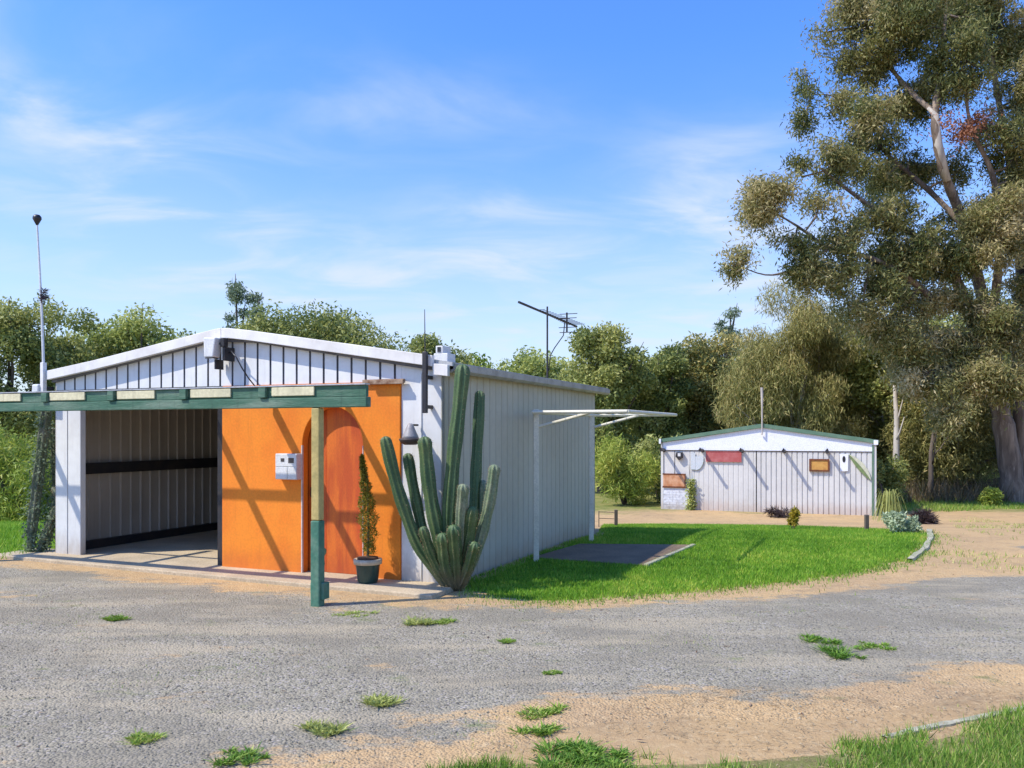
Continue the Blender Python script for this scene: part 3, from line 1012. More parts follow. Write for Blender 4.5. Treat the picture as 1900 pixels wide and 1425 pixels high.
fp = thing('peak_pole', 'weathered thin pole rising from the peak of the far white shed', 'pole', floc(3.2, -.13, 2.45))
MB().tube([(0, 0, 0), (0.0, 0, .9), (-.01, 0, 1.5)], [.018, .03, .045], 8).box(-.02, .02, 0, .06, .0, .04).build('pole', PALEBARK, fp)

sg = thing('red_sign', 'faded red rectangular sign under the far shed gable', 'sign', floc(1.44, -.022, 1.58), fang)
MB().box(0, 1.12, -.02, 0, 0, .34).build('board', REDS, sg, bevel=.004)
MB().box(0.0, 1.12, -.03, -.021, -.0, .015).box(0, 1.12, -.03, -.021, .325, .34).build('rim', REDS, sg)
sg = thing('rusty_sign', 'rust scarred pale sign above painted brick at the left end of far shed', 'sign', floc(.06, -.012, .74), fang)
MB().box(0, .72, -.05, 0, 0, .42).build('board', RUSTS, sg, bevel=.01)
MB().box(-.02, .74, -.06, -.051, -.03, .02).box(-.02, .74, -.06, -.051, .40, .44).box(.70, .74, -.059, -.051, .02, .40).build('rim', RUSTF, sg)
sg = thing('framed_sign', 'amber plate in brown rusty frame on the right half of far shed', 'sign', floc(4.6, -.02, 1.32), fang)
MB().box(.05, .54, -.03, 0, .05, .34).build('plate', AMBER, sg)
MB().box(0, .59, -.05, 0, 0, .049).box(0, .59, -.05, 0, .341, .39).box(0, .049, -.05, 0, .05, .34).box(.541, .59, -.05, 0, .05, .34).build('frame', RUSTF, sg)
lpn = thing('bulkhead_lamp', 'small dark wall lamp with pale glass at the top left of far shed', 'wall lamp', floc(.58, -.005, 1.62), fang)
MB().prism_y([(-.08, .26), (-.11, .12), (0, 0), (.12, .08), (.12, .26)], -.12, 0).build('housing', STEEL, lpn, bevel=.01)
MB().box(-.03, .06, -.128, -.121, .13, .23).build('glass', WPLAST, lpn)
fd = thing('faded_panel', 'pale blue faded panel with quarter disc beside the red sign', 'panel', floc(.96, -.022, 1.30), fang)
MB().box(0, .14, -.012, 0, .02, .56).build('strip', FADED, fd)
q = [(.145, 0.0)] + [(.145 + .26 * math.cos(R(a)), .36 + .36 * math.sin(R(a))) for a in range(-90, 1, 15)] + [(.405, .45), (.145, .45)]
MB().prism_y(q[1:], -.01, 0).build('quarter_disc', FADED, fd)
MB().tube([(.02, -.014, .02)] + [(.145 + .27 * math.cos(R(a)), -.012, .36 + .36 * math.sin(R(a))) for a in range(-85, 5, 12)], .006, 5).build('outline', GREEN, fd)
zb = thing('slotted_board', 'pale narrow board with dark oval slot on far shed right end', 'board', floc(5.48, -.02, 1.33), fang)
MB().prism_y([(0.02, 0), (.24, .02), (.25, .54), (0.0, .54)], -.02, 0).build('board', FAR_PED, zb)
sl = MB()
sl.prism_y([(.125 + .045 * math.cos(R(a)), .38 + .10 * math.sin(R(a))) for a in range(0, 360, 20)], -.027, -.021)
sl.build('slot', BLACK, zb)
lf = thing('leaf_board', 'slanting green and cream leaf shaped board at far shed right end', 'board', floc(5.74, -.03, 1.08), fang)
def leafpoly(w0, w1):
    top, bot = [], []
    a, b = Vector((0.0, .78)), Vector((.62, 0.0))
    n = Vector((.78, .62)).normalized()
    for i in range(13):
        t = i / 12
        p = a.lerp(b, t)
        k_ = math.sin(math.pi * t) ** .7
        top.append(tuple(p + n * k_ * w1))
        bot.append(tuple(p + n * k_ * w0))
    return bot + list(reversed(top[1:-1]))
MB().prism_y(leafpoly(-.07, .035), -.02, 0).build('green_half', LEAFP, lf)
MB().prism_y(leafpoly(.04, .15), -.017, -.001).build('cream_half', CREAMP, lf)

# ---------------------------------------------------------------- plants


def stem_tube(pts, r, tip=.5):
    """resampled ribbed cactus column with a rounded tip"""
    pts = [Vector(p) for p in pts]
    out, rr = [], []
    n = 22
    seg = [0]
    for a, b in zip(pts, pts[1:]):
        seg.append(seg[-1] + (b - a).length)
    for i in range(n + 1):
        d = seg[-1] * i / n
        for j in range(len(pts) - 1):
            if d <= seg[j + 1] + 1e-9:
                t = (d - seg[j]) / max(1e-9, seg[j + 1] - seg[j])
                p0, p1, p2, p3 = pts[max(j - 1, 0)], pts[j], pts[j + 1], pts[min(j + 2, len(pts) - 1)]
                out.append(.5 * ((2 * p1) + (p2 - p0) * t + (2 * p0 - 5 * p1 + 4 * p2 - p3) * t * t + (3 * p1 - p0 - 3 * p2 + p3) * t ** 3))
                break
        u = i / n
        rr.append(r * (.62 + .38 * min(1, u * 4)) * (1 + .06 * math.sin(u * 23 + r * 900)))
    e = (out[-1] - out[-2]).normalized()
    for k, f in ((.5, .86), (.85, .55), (1.0, .12)):
        out.append(out[n] + e * r * k * .9)
        rr.append(rr[n] * f)
    return out, rr


def cactus(name, label, stems, base, d0, rng, pale_mat=CACTUSP, main=CACTUS, ribs=7):
    root = thing(name, label, 'cactus', base)
    for pix, rad, dd, pale in stems:
        pts = []
        for i, (px, py) in enumerate(pix):
            t = i / (len(pix) - 1)
            pts.append(at(px, py, d0 + dd * t) - Vector(base))
        o, rr = stem_tube(pts, rad)
        st_ = MB().tube(o, rr, 42, ribs, .30).build('stem', pale_mat if pale else main, root, smooth_=True)
        # spine tufts along the ribs
        sp, tt = [], []
        for i in range(2, len(o) - 2):
            for sub in (0, .5):
                c = o[i].lerp(o[i + 1], sub)
                ax_ = (o[i + 1] - o[i]).normalized()
                u = (Vector((1, 0, 0)) - ax_ * ax_.x).normalized()
                w = ax_.cross(u)
                for k_ in range(ribs):
                    a = 2 * math.pi * k_ / ribs
                    dr = u * math.cos(a) + w * math.sin(a)
                    for _ in range(3):
                        q0 = c + dr * rr[i] * .97
                        q1 = q0 + (dr + Vector(rng.normal(size=3)) * .6).normalized() * .022
                        n_ = Vector(rng.normal(size=3)).normalized() * .0016
                        sp += [q0 - n_, q0 + n_, q1]
                        tt.append(rng.random())
        tag(faces_mesh('spines', np.array([tuple(v) for v in sp]), 3, F_STRAW, np.array(tt), st_), kind='stuff')
    return root


rngc = np.random.default_rng(11)
cb = ground(846, 1096)
ST = [
    ([(836, 1085), (832, 980), (841, 850), (850, 770), (858, 688)], .082, .05, 0),
    ([(864, 1070), (878, 960), (884, 850), (890, 734)], .064, .25, 0),
    ([(830, 1090), (778, 1015), (752, 950), (733, 890), (716, 820)], .070, -.10, 0),
    ([(832, 1085), (792, 1010), (772, 930), (757, 850)], .062, .12, 0),
    ([(838, 1086), (814, 1000), (797, 910), (788, 822)], .080, -.05, 0),
    ([(852, 1088), (884, 1020), (906, 940), (917, 872)], .066, -.10, 1),
    ([(850, 1088), (866, 1010), (876, 950)], .070, -.20, 0),
    ([(850, 1086), (886, 1010), (896, 900)], .062, .15, 1),
    ([(846, 1088), (852, 1010), (859, 908)], .066, -.25, 1),
    ([(844, 1092), (828, 1050), (822, 1000)], .075, -.22, 0),
    ([(848, 1092), (846, 1040), (842, 985)], .075, -.28, 0),
    ([(852, 1092), (868, 1055), (880, 1015)], .066, -.25, 0),
    ([(838, 1092), (806, 1040), (786, 985)], .055, -.2, 0),
]
cactus('column_cactus', 'tall many armed green column cactus at the right front corner of the garage', ST, (cb[0], cb[1], 0), cb[1], rngc)
lb = ground(66, 1030)
LST = [
    ([(56, 1030), (62, 960), (72, 880), (82, 800), (88, 745)], .080, .1, 0),
    ([(84, 1016), (100, 960), (104, 890), (98, 800)], .055, .3, 0),
    ([(70, 1030), (88, 985), (104, 945)], .055, .0, 0),
    ([(98, 905), (108, 920), (116, 934)], .04, -.1, 1),
]
lc = cactus('leaning_cactus', 'shaggy grey green leaning cactus with forked base at the left garage corner', LST, (lb[0], lb[1], 0), lb[1], rngc, CACTUSO, CACTUSO, 6)

lrng = np.random.default_rng(17)
lp0 = []
for pix, rad, dd, _ in LST[:3]:
    P_ = [np.array(at(px, py, lb[1] + dd * i / (len(pix) - 1)) - Vector((lb[0], lb[1], 0))) for i, (px, py) in enumerate(pix)]
    for a_, b_ in zip(P_, P_[1:]):
        k_ = int(900 * np.linalg.norm(b_ - a_))
        t_ = lrng.random((k_, 1))
        lp0.append(a_ + (b_ - a_) * t_ + lrng.normal(size=(k_, 3)) * rad * .75)
lp0 = np.concatenate(lp0)
lp0 = lp0[lp0[:, 2] > .02]
faces_mesh('leaves', leaf_quads(lrng, lp0, .055, .022, .3), 4, F_GREY, np.clip(.22 + .15 * lrng.normal(size=len(lp0)), 0, 1), lc)

# small prickly pad plant at the foot of the pergola post
pb = ground(578, 1092)
pr = thing('prickly_pear', 'small pale green prickly pear beside the pergola post', 'cactus', (pb[0] + .03, pb[1] + .05, .04))
for x, z, a, r_ in ((0, .03, 5, .06), (-.02, .13, -22, .055), (.06, .15, 18, .06), (.05, .26, -5, .055), (-.03, .23, -28, .045), (.09, .31, 15, .045)):
    pd = MB()
    pd.lathe([(.001, -1), (.45, -.85), (.8, -.5), (1, 0), (.92, .45), (.6, .85), (.001, 1)], 14)
    pd.v = [(vx * r_ * .8, vy * r_ * .28, vz * r_ * 1.15) for vx, vy, vz in pd.v]
    o = pd.build('pad', CACTUSP, pr, smooth_=True, loc=(x, 0, z + r_))
    o.rotation_euler = (0, R(a), R(a * 2))

# potted conifer
tpb = loc(-.79, -.28, .05)
pot = thing('potted_conifer', 'clipped yellow green conifer in a dark green pot with cream rim', 'potted plant', tpb, ROT)
MB().lathe([(.10, 0), (.115, .02), (.135, .20), (.14, .22), (.12, .22), (.11, .19)], 26).build('pot', POT, pot, smooth_=True)
MB().lathe([(.125, .205), (.158, .21), (.16, .265), (.145, .268), (.12, .25)], 26).build('rim', POTRIM, pot, smooth_=True)
MB().lathe([(.12, .22), (.118, .285), (.03, .30)], 18).build('soil', TERRA, pot)
MB().tube([(0, 0, .25), (.01, 0, .6), (-.01, 0, 1.2)], [.018, .014, .006], 7).build('trunk', DARKBARK, pot)
rp = np.random.default_rng(8)
n = 5600
zz = rp.random(n) ** .85
prof = np.interp(zz, [0, .1, .3, .5, .62, .8, 1], [.055, .072, .105, .092, .066, .038, .010])
rad = prof * rp.random(n) ** .35 * (1 + .18 * np.sin(zz * 37 + rp.random(n)))
th = rp.random(n) * 2 * math.pi
px_ = np.stack([rad * np.cos(th) + .02 - .10 * zz ** 1.6, rad * np.sin(th), .30 + zz * 1.12], 1)
tint = np.clip(.42 + .30 * rp.normal(size=n) * .8, 0, 1)
faces_mesh('needles', leaf_quads(rp, px_, .035, .009, -.8), 4, F_TOPI, tint, pot)


def bush(name, label, cat, px, py, w, h, m, n, ll, lw, seed, d=None, hang=0.0, group=None, lift=.5, tint_mid=.45, inner=.3, nclump=14):
    rng = np.random.default_rng(seed)
    if d is None:
        bx, by = ground(px, py)
    else:
        bx, by = (px - CX) / F * d, d
    o = thing(name, label, cat, (bx, by, gz(bx, by)), 0, group)
    cs = rng.uniform(-1, 1, (nclump, 3)) * np.array([.36, .36, .33]) + np.array([0, 0, .46])
    cr = rng.uniform(.16, .30, nclump)
    tt = rng.normal(size=nclump) * .12
    pick = rng.integers(0, nclump, n)
    b = ball(rng, n, inner) * cr[pick][:, None]
    p = cs[pick] + b
    ok = p[:, 2] > -.02
    p, pick = p[ok], pick[ok]
    p = p * np.array([w, w, h])
    tint = np.clip(tint_mid + tt[pick] + .2 * rng.normal(size=len(p)), 0, 1)
    faces_mesh('foliage', leaf_quads(rng, p, ll, lw, hang), 4, m, tint, o)
    sm = MB()
    for i in range(7):
        c = Vector(cs[i % nclump] * np.array([w, w, h]))
        sm.tube([(0, 0, -.05), c * .5 + Vector((rng.normal() * .03 * w, 0, .05 * h)), c], [.02 * w + .01, .014 * w + .006, .004 * w], 6)
    sm.build('branches', DARKBARK, o)
    return o


def tree(label, px, top, wpx, d, m, seed, base=.25, n=15000, ll=.2, lw=.09, nclump=34, hang=.3, bark=DARKBARK, tint_mid=.45, name='tree', cr=(.13, .23), flat=1.0, group='trees behind the sheds', inner=.3, skew=0.0):
    n, nclump = int(n * 1.9), int(nclump * 1.7)
    rng = np.random.default_rng(seed)
    bx = (px - CX) / F * d
    g0 = gz(bx, d)
    H = EYE + (HY - top) / F * d - g0
    W = wpx / F * d
    o = thing(name, label, 'tree', (bx, d, g0), 0, group)
    zc, zr = H * (base + 1) / 2, H * (1 - base) / 2
    u = ball(rng, nclump, .45)
    rc = rng.uniform(*cr, nclump) * W
    cs = u * np.array([W * .62 - rc.mean() * .6, (W * .5 - rc.mean() * .6) * .9, max(.2, zr * 1.02 - rc.mean() * .6 * flat)]) + np.array([skew * W, 0, zc])
    tt = rng.normal(size=nclump) * .13 + (cs[:, 2] - zc) / zr * .0
    wgt = rc ** 2
    pick = rng.choice(nclump, n, p=wgt / wgt.sum())
    p = cs[pick] + ball(rng, n, inner) * rc[pick][:, None] * np.array([1, 1, .8 * flat])
    p = p[p[:, 2] > .05]
    pk = pick[:len(p)]
    tint = np.clip(tint_mid + tt[pk] + .19 * rng.normal(size=len(p)), 0, 1)
    faces_mesh('crown', leaf_quads(rng, p, ll, lw, hang), 4, m, tint, o)
    tr_ = MB()
    r0 = .022 * H + .03
    fork = Vector((rng.normal() * .05 * W, 0, H * max(.2, base + .08)))
    tr_.tube([(0, 0, -.3), fork * .5 + Vector((rng.normal() * .06, 0, 0)), fork], [r0 * 1.25, r0, r0 * .75], 9)
    for i in rng.choice(nclump, min(nclump, 14), replace=False):
        c = Vector(cs[i])
        mid = fork.lerp(c, .5) + Vector(rng.normal(size=3)) * .06 * W
        tr_.tube([fork, mid, c, c + (c - mid) * .3], [r0 * .5, r0 * .3, r0 * .14, r0 * .05], 6)
    tr_.build('trunk', bark, o, smooth_=True)
    return o


# left group
tree('airy olive tree nearest the left photo edge behind the white mast', 20, 536, 190, 33, F_OLIVE, 101, .18, 16000, .17, .075, 34, .3)
tree('ragged tree with sky gaps between the mast and the flat topped tree', 135, 588, 140, 36, F_OLIVE, 102, .25, 11000, .18, .08, 26, .3, tint_mid=.4)
tree('flat topped dark tree rising behind the left roof slope', 258, 578, 210, 38, F_DARK, 103, .3, 17000, .2, .09, 34, .2, tint_mid=.5)
tree('thin sparse grey tree standing just left of the garage roof peak', 448, 524, 105, 44, F_GREY, 104, .35, 4200, .22, .07, 22, .5, tint_mid=.3, cr=(.1, .17))
tree('broad round domed green tree behind the garage roof peak', 598, 566, 290, 40, F_OLIVE, 105, .25, 26000, .2, .09, 44, .2, tint_mid=.42)
tree('small bushy tree behind the whip antenna', 800, 616, 135, 48, F_OLIVE, 106, .3, 8000, .24, .1, 22, .3)
tree('low olive tree just right of the roof vent box', 890, 636, 150, 52, F_GREEN, 107, .25, 7000, .26, .11, 22, .3)
tree('low dark tree behind the mast of the TV antenna', 985, 640, 150, 54, F_DARK, 108, .2, 7500, .26, .11, 22, .3, tint_mid=.55)
# right group
tree('rounded olive brown tree just right of the TV antenna', 1118, 592, 150, 35, F_OLIVE, 109, .12, 19000, .17, .08, 34, .2, tint_mid=.52)
tree('olive tree standing left of the brown headed tree', 1215, 622, 130, 37, F_OLIVE, 110, .1, 14000, .18, .08, 30, .3, tint_mid=.42)
tree('brown headed rounded tree above the left half of far shed', 1312, 604, 160, 39, F_BROWN, 111, .1, 20000, .18, .085, 36, .2, tint_mid=.45)
tree('thin wispy sapling crown against the sky left of the pale weeping tree', 1352, 556, 56, 46, F_GREY, 112, .55, 1600, .2, .06, 12, .5, tint_mid=.3, cr=(.16, .24))
tree('tall pale green weeping tree behind the far shed peak', 1462, 538, 215, 34, F_PALE, 113, .04, 34000, .26, .03, 38, 1.6, PALEBARK, .5)
tree('grey green weeping tree behind the far shed right roof slope', 1570, 556, 210, 36, F_PALE, 114, .04, 30000, .26, .03, 36, 1.4, DARKBARK, .38)
tree('dense olive tree above the right end of far shed', 1672, 572, 240, 35, F_OLIVE, 115, .15, 22000, .17, .08, 36, .4, PALEBARK, .5)
tree('rusty orange topped tree in front of the great gum', 1765, 575, 220, 33.5, F_BROWN, 116, .2, 21000, .16, .08, 34, .5, DARKBARK, .52)
tree('olive tree closing the view behind the great gum trunk', 1840, 500, 300, 40, F_OLIVE, 117, .08, 22000, .2, .09, 36, .4, DARKBARK, .5)
tree('shadowy tree between the rusty topped tree and the far shed', 1640, 690, 190, 41, F_OLIVE, 118, .05, 16000, .2, .09, 30, .3, DARKBARK, .45)
tree('low olive tree filling the gap behind the clothesline', 1175, 660, 230, 42, F_OLIVE, 119, .02, 14000, .2, .09, 28, .3, DARKBARK, .5)

tree('wide grey olive tree low behind the brown headed tree', 1275, 650, 230, 44, F_OLIVE, 120, .02, 15000, .2, .09, 30, .3, DARKBARK, .5)
tree('grey olive tree low behind the pale weeping tree', 1400, 625, 230, 44, F_OLIVE, 121, .02, 15000, .2, .09, 30, .3, DARKBARK, .5)
tree('weeping grey green tree half hidden by the great gum trunk', 1775, 690, 220, 32.5, F_PALE, 122, .06, 17000, .22, .035, 30, 1.2, DARKBARK, .36)

# bushes
bush('bush', 'pale yellow green feathery bush between the garage rear and far shed', 'bush', 1158, 945, 2.3, 2.5, F_GREEN, 9000, .22, .03, 201, d=29.5, hang=.2, tint_mid=.55)
bush('bush', 'tall dark bush against the left end wall of far shed', 'bush', 1222, 940, 2.4, 3.0, F_OLIVE, 8000, .14, .06, 202, d=31, tint_mid=.45)
bush('bush', 'thick grassy green bush on the lawn behind the leaning cactus', 'bush', 30, 925, 3.4, 2.9, F_GREEN, 13000, .2, .035, 203, d=24, tint_mid=.58)
bush('bush', 'dark green bush at the far left photo edge beyond the lawn', 'bush', -70, 925, 3.6, 3.2, F_GREEN, 11000, .2, .05, 204, d=25, tint_mid=.55)
bush('bush', 'grey green bush behind the pale trunk right of far shed', 'bush', 1690, 925, 2.8, 2.6, F_PALE, 9000, .15, .05, 205, d=33, tint_mid=.3)
bush('bush', 'dark green bush left of the great gum trunk', 'bush', 1800, 925, 2.6, 3.0, F_DARK, 10000, .15, .07, 206, d=34, tint_mid=.5)
bush('bush', 'small fresh green bush at the foot of the great gum', 'bush', 1838, 938, .7, .7, F_GREEN, 2600, .10, .05, 207, d=28.5, tint_mid=.6)
bush('bush', 'shaded bush just right of the far shed wall', 'bush', 1640, 930, 1.4, 1.7, F_OLIVE, 5000, .13, .05, 208, d=28.2, tint_mid=.35)

# things by the far shed
rv = np.random.default_rng(31)
vp = floc(.98, -.10, 0)
vn = thing('climbing_vine', 'narrow green climbing vine at the left of the far shed door', 'vine', vp)
q = np.stack([rv.normal(size=900) * .07, rv.normal(size=900) * .05, rv.random(900) ** 1.3 * 1.0], 1)
faces_mesh('foliage', leaf_quads(rv, q, .07, .045), 4, F_DARK, np.clip(.5 + .25 * rv.normal(size=900), 0, 1), vn)
MB().tube([(0, .06, -.1), (.02, .06, .5), (-.03, .06, 1.1), (-.06, .06, 1.5)], [.015, .012, .008, .004], 6).build('stem', DARKBARK, vn)
bush('yellow_shrub', 'small yellow flowering shrub at the back edge of the lawn', 'shrub', 1472, 984, .17, .42, F_YELLOW, 900, .06, .035, 210, tint_mid=.6, nclump=8)
bush('twig_heap', 'low dark twig heap on the dirt in front of far shed', 'twig heap', 1447, 960, .8, .22, F_TWIG, 900, .18, .015, 211, tint_mid=.4)
bush('twig_heap', 'dark brown twig heap right of the pale bushes', 'twig heap', 1712, 972, .6, .36, F_TWIG, 1800, .2, .018, 212, tint_mid=.4)
bush('pale_bush', 'round pale grey green bush in front of the drooping plant', 'bush', 1660, 990, .30, .40, F_GREY, 2400, .06, .03, 213, tint_mid=.75)
bush('pale_bush', 'low silvery bush at the right of the pale round bush', 'bush', 1686, 990, .26, .30, F_GREY, 1900, .06, .03, 214, tint_mid=.65)
wb = ground(1650, 978)
wpn = thing('drooping_plant', 'grey green drooping plant with arched fronds by the far shed right corner', 'plant', (*wb, gz(*wb)))
rw_ = np.random.default_rng(41)
fr_co, fr_t = [], []
for i in range(130):
    a = rw_.uniform(0, 2 * math.pi)
    h = rw_.uniform(.45, .92)
    out = rw_.uniform(.10, .46)
    prev = None
    dr = Vector((math.cos(a), math.sin(a), 0))
    sd = Vector((-dr.y, dr.x, 0)) * rw_.uniform(.006, .013)
    tn = np.clip(.4 + .2 * rw_.normal(), 0, 1)
    for k in range(9):
        t = k / 8
        p = dr * out * (t ** .8) + Vector((0, 0, h * math.sin(min(1, t * 1.9) * math.pi / 2) - max(0, t - .42) ** 1.2 * h * 1.5))
        p.z = max(p.z, .02)
        w_ = sd * (1.1 - t * .6)
        if prev:
            fr_co += [prev[0], prev[1], p + w_, p - w_]
            fr_t.append(tn)
        prev = (p - w_, p + w_)
faces_mesh('fronds', np.array([tuple(v) for v in fr_co]), 4, F_OLIVE, np.array(fr_t) * .7 + .25, wpn)
MB().tube([(0, 0, -.1), (0, 0, .3), (.02, 0, .5)], [.05, .04, .02], 7).build('stem', DARKBARK, wpn)
sp_ = ground(1608, 985)
tg = MB().box(-.035, .035, -.035, .035, -.2, .30).build('stake', DARKBARK, bevel=.01, loc=(*sp_, gz(*sp_)))
tag(tg, 'short dark wooden stake at the right back edge of the lawn', 'stake')

# bare trunks among the bushes
def bare(label, px, base_y, top, r, m, d, lean=0.0, seed=0):
    rng = np.random.default_rng(seed)
    bx = (px - CX) / F * d
    g0 = gz(bx, d)
    H = EYE + (HY - top) / F * d - g0
    o = thing('bare_trunk', label, 'tree trunk', (bx, d, g0), 0, 'bare trunks right of the far shed')
    t = MB()
    t.tube([(0, 0, -.3), (rng.normal() * .05, 0, H * .35), (lean * .5 + rng.normal() * .08, 0, H * .7), (lean, 0, H)], [r * 1.2, r, r * .8, r * .45], 9)
    t.build('trunk', m, o, smooth_=True)
    b = MB()
    for k in range(3):
        z = H * (.5 + .14 * k)
        e = Vector((rng.normal() * .5, rng.normal() * .3, .6 + rng.random() * .5))
        b.tube([(lean * z / H, 0, z), Vector((lean * z / H, 0, z)) + e * .5, Vector((lean * z / H, 0, z)) + e + Vector((0, 0, .2))], [r * .4, r * .3, r * .12], 6)
    b.build('branches', m, o, smooth_=True)


bare('pale slender bare trunk rising right of the far shed', 1662, 925, 715, .12, PALEBARK, 31.5, -.05, 1)
bare('dark short bare trunk between the far shed and the great gum', 1727, 925, 800, .09, DARKBARK, 31, .1, 2)
bare('pale leaning bare trunk left of the great gum', 1690, 922, 740, .07, PALEBARK, 34, .35, 3)

# ---------------------------------------------------------------- the great gum tree
rg_ = np.random.default_rng(77)
GD = 30.0
gb = at(1886, 938, GD)
gum = thing('gum_tree', 'towering spreading gum tree with peeling trunk at the right photo edge', 'tree', (gb.x, gb.y, gz(gb.x, gb.y)))
GO = Vector(gum.location)


def gp(px, py, dd=0.0):
    return at(px, py, GD + dd) - GO


LIMBS = [
    ([(1886, 950, 0), (1874, 860, 0), (1858, 770, .1), (1848, 720, .2)], [.50, .38, .34, .32]),
    ([(1905, 950, .2), (1900, 850, .3), (1893, 740, .5), (1890, 640, .7), (1896, 520, 1), (1890, 400, 1.2), (1872, 290, 1.4), (1850, 170, 1.5), (1835, 60, 1.6), (1830, -60, 1.7)], [.36, .28, .25, .23, .20, .18, .14, .10, .07, .04]),
    ([(1850, 730, .2), (1826, 650, 0), (1795, 570, -.4), (1762, 500, -.8), (1700, 440, -1.2), (1640, 400, -1.5), (1570, 350, -1.8), (1520, 310, -2)], [.34, .26, .20, .16, .12, .09, .06, .03]),
    ([(1848, 720, .2), (1838, 620, .6), (1815, 520, .9), (1790, 420, -.4), (1755, 330, -1.3), (1738, 260, -1.6), (1735, 210, -1.5), (1748, 110, -1.0), (1755, 0, -.6), (1760, -80, .9)], [.32, .24, .20, .17, .15, .14, .11, .09, .06, .04]),
    ([(1795, 570, -.4), (1740, 560, -.9), (1690, 520, -1.4), (1620, 480, -1.9), (1540, 460, -2.2), (1480, 420, -2.5), (1430, 390, -2.6)], [.16, .12, .10, .08, .06, .04, .02]),
    ([(1838, 620, .6), (1850, 520, -.4), (1856, 420, -1.0), (1840, 320, -1.4), (1800, 230, -1.6), (1790, 130, -1.8)], [.16, .14, .12, .09, .06, .03]),
    ([(1735, 210, -1.5), (1690, 170, -.6), (1640, 110, .5), (1600, 50, .3), (1590, -30, .2)], [.10, .08, .06, .04, .02]),
    ([(1790, 420, -.4), (1720, 350, .2), (1650, 290, .2), (1590, 220, 0), (1550, 180, -.2), (1500, 175, -.3)], [.12, .09, .07, .05, .03, .012]),
    ([(1540, 460, -2.2), (1470, 500, -2.4), (1420, 510, -2.5), (1364, 490, -2.5)], [.05, .04, .025, .012]),
    ([(1892, 740, .5), (1935, 600, .2), (1960, 470, 0), (1990, 330, 0), (2000, 180, 0)], [.26, .2, .15, .1, .05]),
    ([(1848, 720, .2), (1810, 700, -.6), (1770, 680, -1.0), (1720, 690, -1.4)], [.14, .10, .07, .03]),
]
tk = MB()
skel = []
for pts, rad in LIMBS:
    P_ = [gp(*p) for p in pts]
    o, rr = [], []
    for j in range(len(P_) - 1):
        for k in range(4):
            t = k / 4
            p0, p1, p2, p3 = P_[max(j - 1, 0)], P_[j], P_[j + 1], P_[min(j + 2, len(P_) - 1)]
            q = .5 * ((2 * p1) + (p2 - p0) * t + (2 * p0 - 5 * p1 + 4 * p2 - p3) * t * t + (3 * p1 - p0 - 3 * p2 + p3) * t ** 3)
            o.append(q)
            r_ = rad[j] + (rad[j + 1] - rad[j]) * t
            rr.append(r_ * (1 + .07 * rg_.normal()))
            skel.append((q, r_))
    o.append(P_[-1])
    rr.append(rad[-1])
    tk.tube(o, rr, 12)
# limb where the bark has stripped to white wood
wl = [gp(*p) for p in ((1757, 336, -1.36), (1741, 268, -1.64), (1736, 214, -1.58), (1722, 200, -1.5))]
MB().tube(wl, [.13, .135, .10, .05], 10).build('white_limb', PALEBARK, gum, smooth_=True)

CL = [  # px, py, rx, ry, depth, density, warm
    (1362, 492, 22, 42, -2.5, 1.2, .1), (1428, 380, 50, 52, -2.6, 1.1, .12), (1400, 350, 26, 24, -2.6, 1, .1), (1498, 160, 20, 44, -.3, .8, 0), (1484, 225, 20, 34, -.3, .7, 0),
    (1475, 305, 30, 26, -2, .9, 0), (1545, 300, 60, 42, -1.8, 1, .0), (1560, 190, 52, 44, -.2, .55, 0), (1600, 110, 66, 60, .3, .9, 0), (1598, 30, 60, 50, .2, .9, .05),
    (1680, 60, 76, 74, .6, .9, .02), (1560, 440, 60, 40, -2.1, .85, 0), (1640, 395, 72, 48, -1.5, .9, .05), (1690, 300, 60, 50, 1.2, .8, .02), (1620, 240, 62, 48, .1, .8, .0),
    (1700, 180, 60, 58, .8, .8, .05), (1790, 110, 74, 76, -1.8, .9, -.05), (1866, 60, 84, 72, 1.5, 1, .02), (1800, 20, 86, 56, 1, 1, -.04), (1875, 190, 64, 66, 1.3, .9, .04),
    (1885, 320, 60, 70, -.5, .9, .1), (1855, 440, 78, 78, -1.4, 1.2, .16), (1770, 410, 46, 40, .6, .8, .0), (1680, 470, 76, 44, -1.4, 1, -.04), (1505, 500, 62, 36, -2.4, .9, .06),
    (1470, 448, 38, 28, -2.4, .8, 0), (1575, 515, 76, 42, -2, .9, .0), (1740, 470, 60, 56, -1, .9, -.08), (1735, 560, 72, 38, -1.1, 1.1, .18), (1640, 540, 60, 36, -1.6, .8, .02),
    (1870, 620, 62, 64, -.8, .9, .06), (1925, 520, 70, 80, .4, 1, .1), (1960, 330, 70, 90, .2, 1, .1), (1980, 150, 80, 90, 0, 1, .0), (1740, -40, 90, 50, .9, 1, 0), (1850, -70, 90, 50, 1.5, 1, 0),
    (1620, -40, 70, 40, .3, .9, 0), (1720, 690, 66, 46, -1.4, 1, .22), (1780, 640, 70, 46, -.8, .9, .14), (1640, 330, 40, 30, -.2, .6, 0), (1530, 60, 24, 30, .2, .35, 0), (1700, 640, 60, 40, -1.2, .9, .1),
    (1820, 700, 60, 44, -1.6, 1, .12), (1880, 720, 50, 46, -1.8, .9, .08), (1770, 760, 52, 36, -1.6, .8, .12), (1640, 620, 60, 36, -1.6, .9, .1), (1830, 580, 60, 40, -1.6, .9, .06), (1600, 580, 50, 30, -2, .8, .1),
    (1830, 250, 40, 40, 1.2, .6, 0), (1790, 310, 36, 40, .8, .6, .05), (1600, 320, 40, 30, -.5, .6, 0), (1520, 380, 36, 28, -2.3, .6, .05),
]
lp_, lt_ = [], []
tw = tk
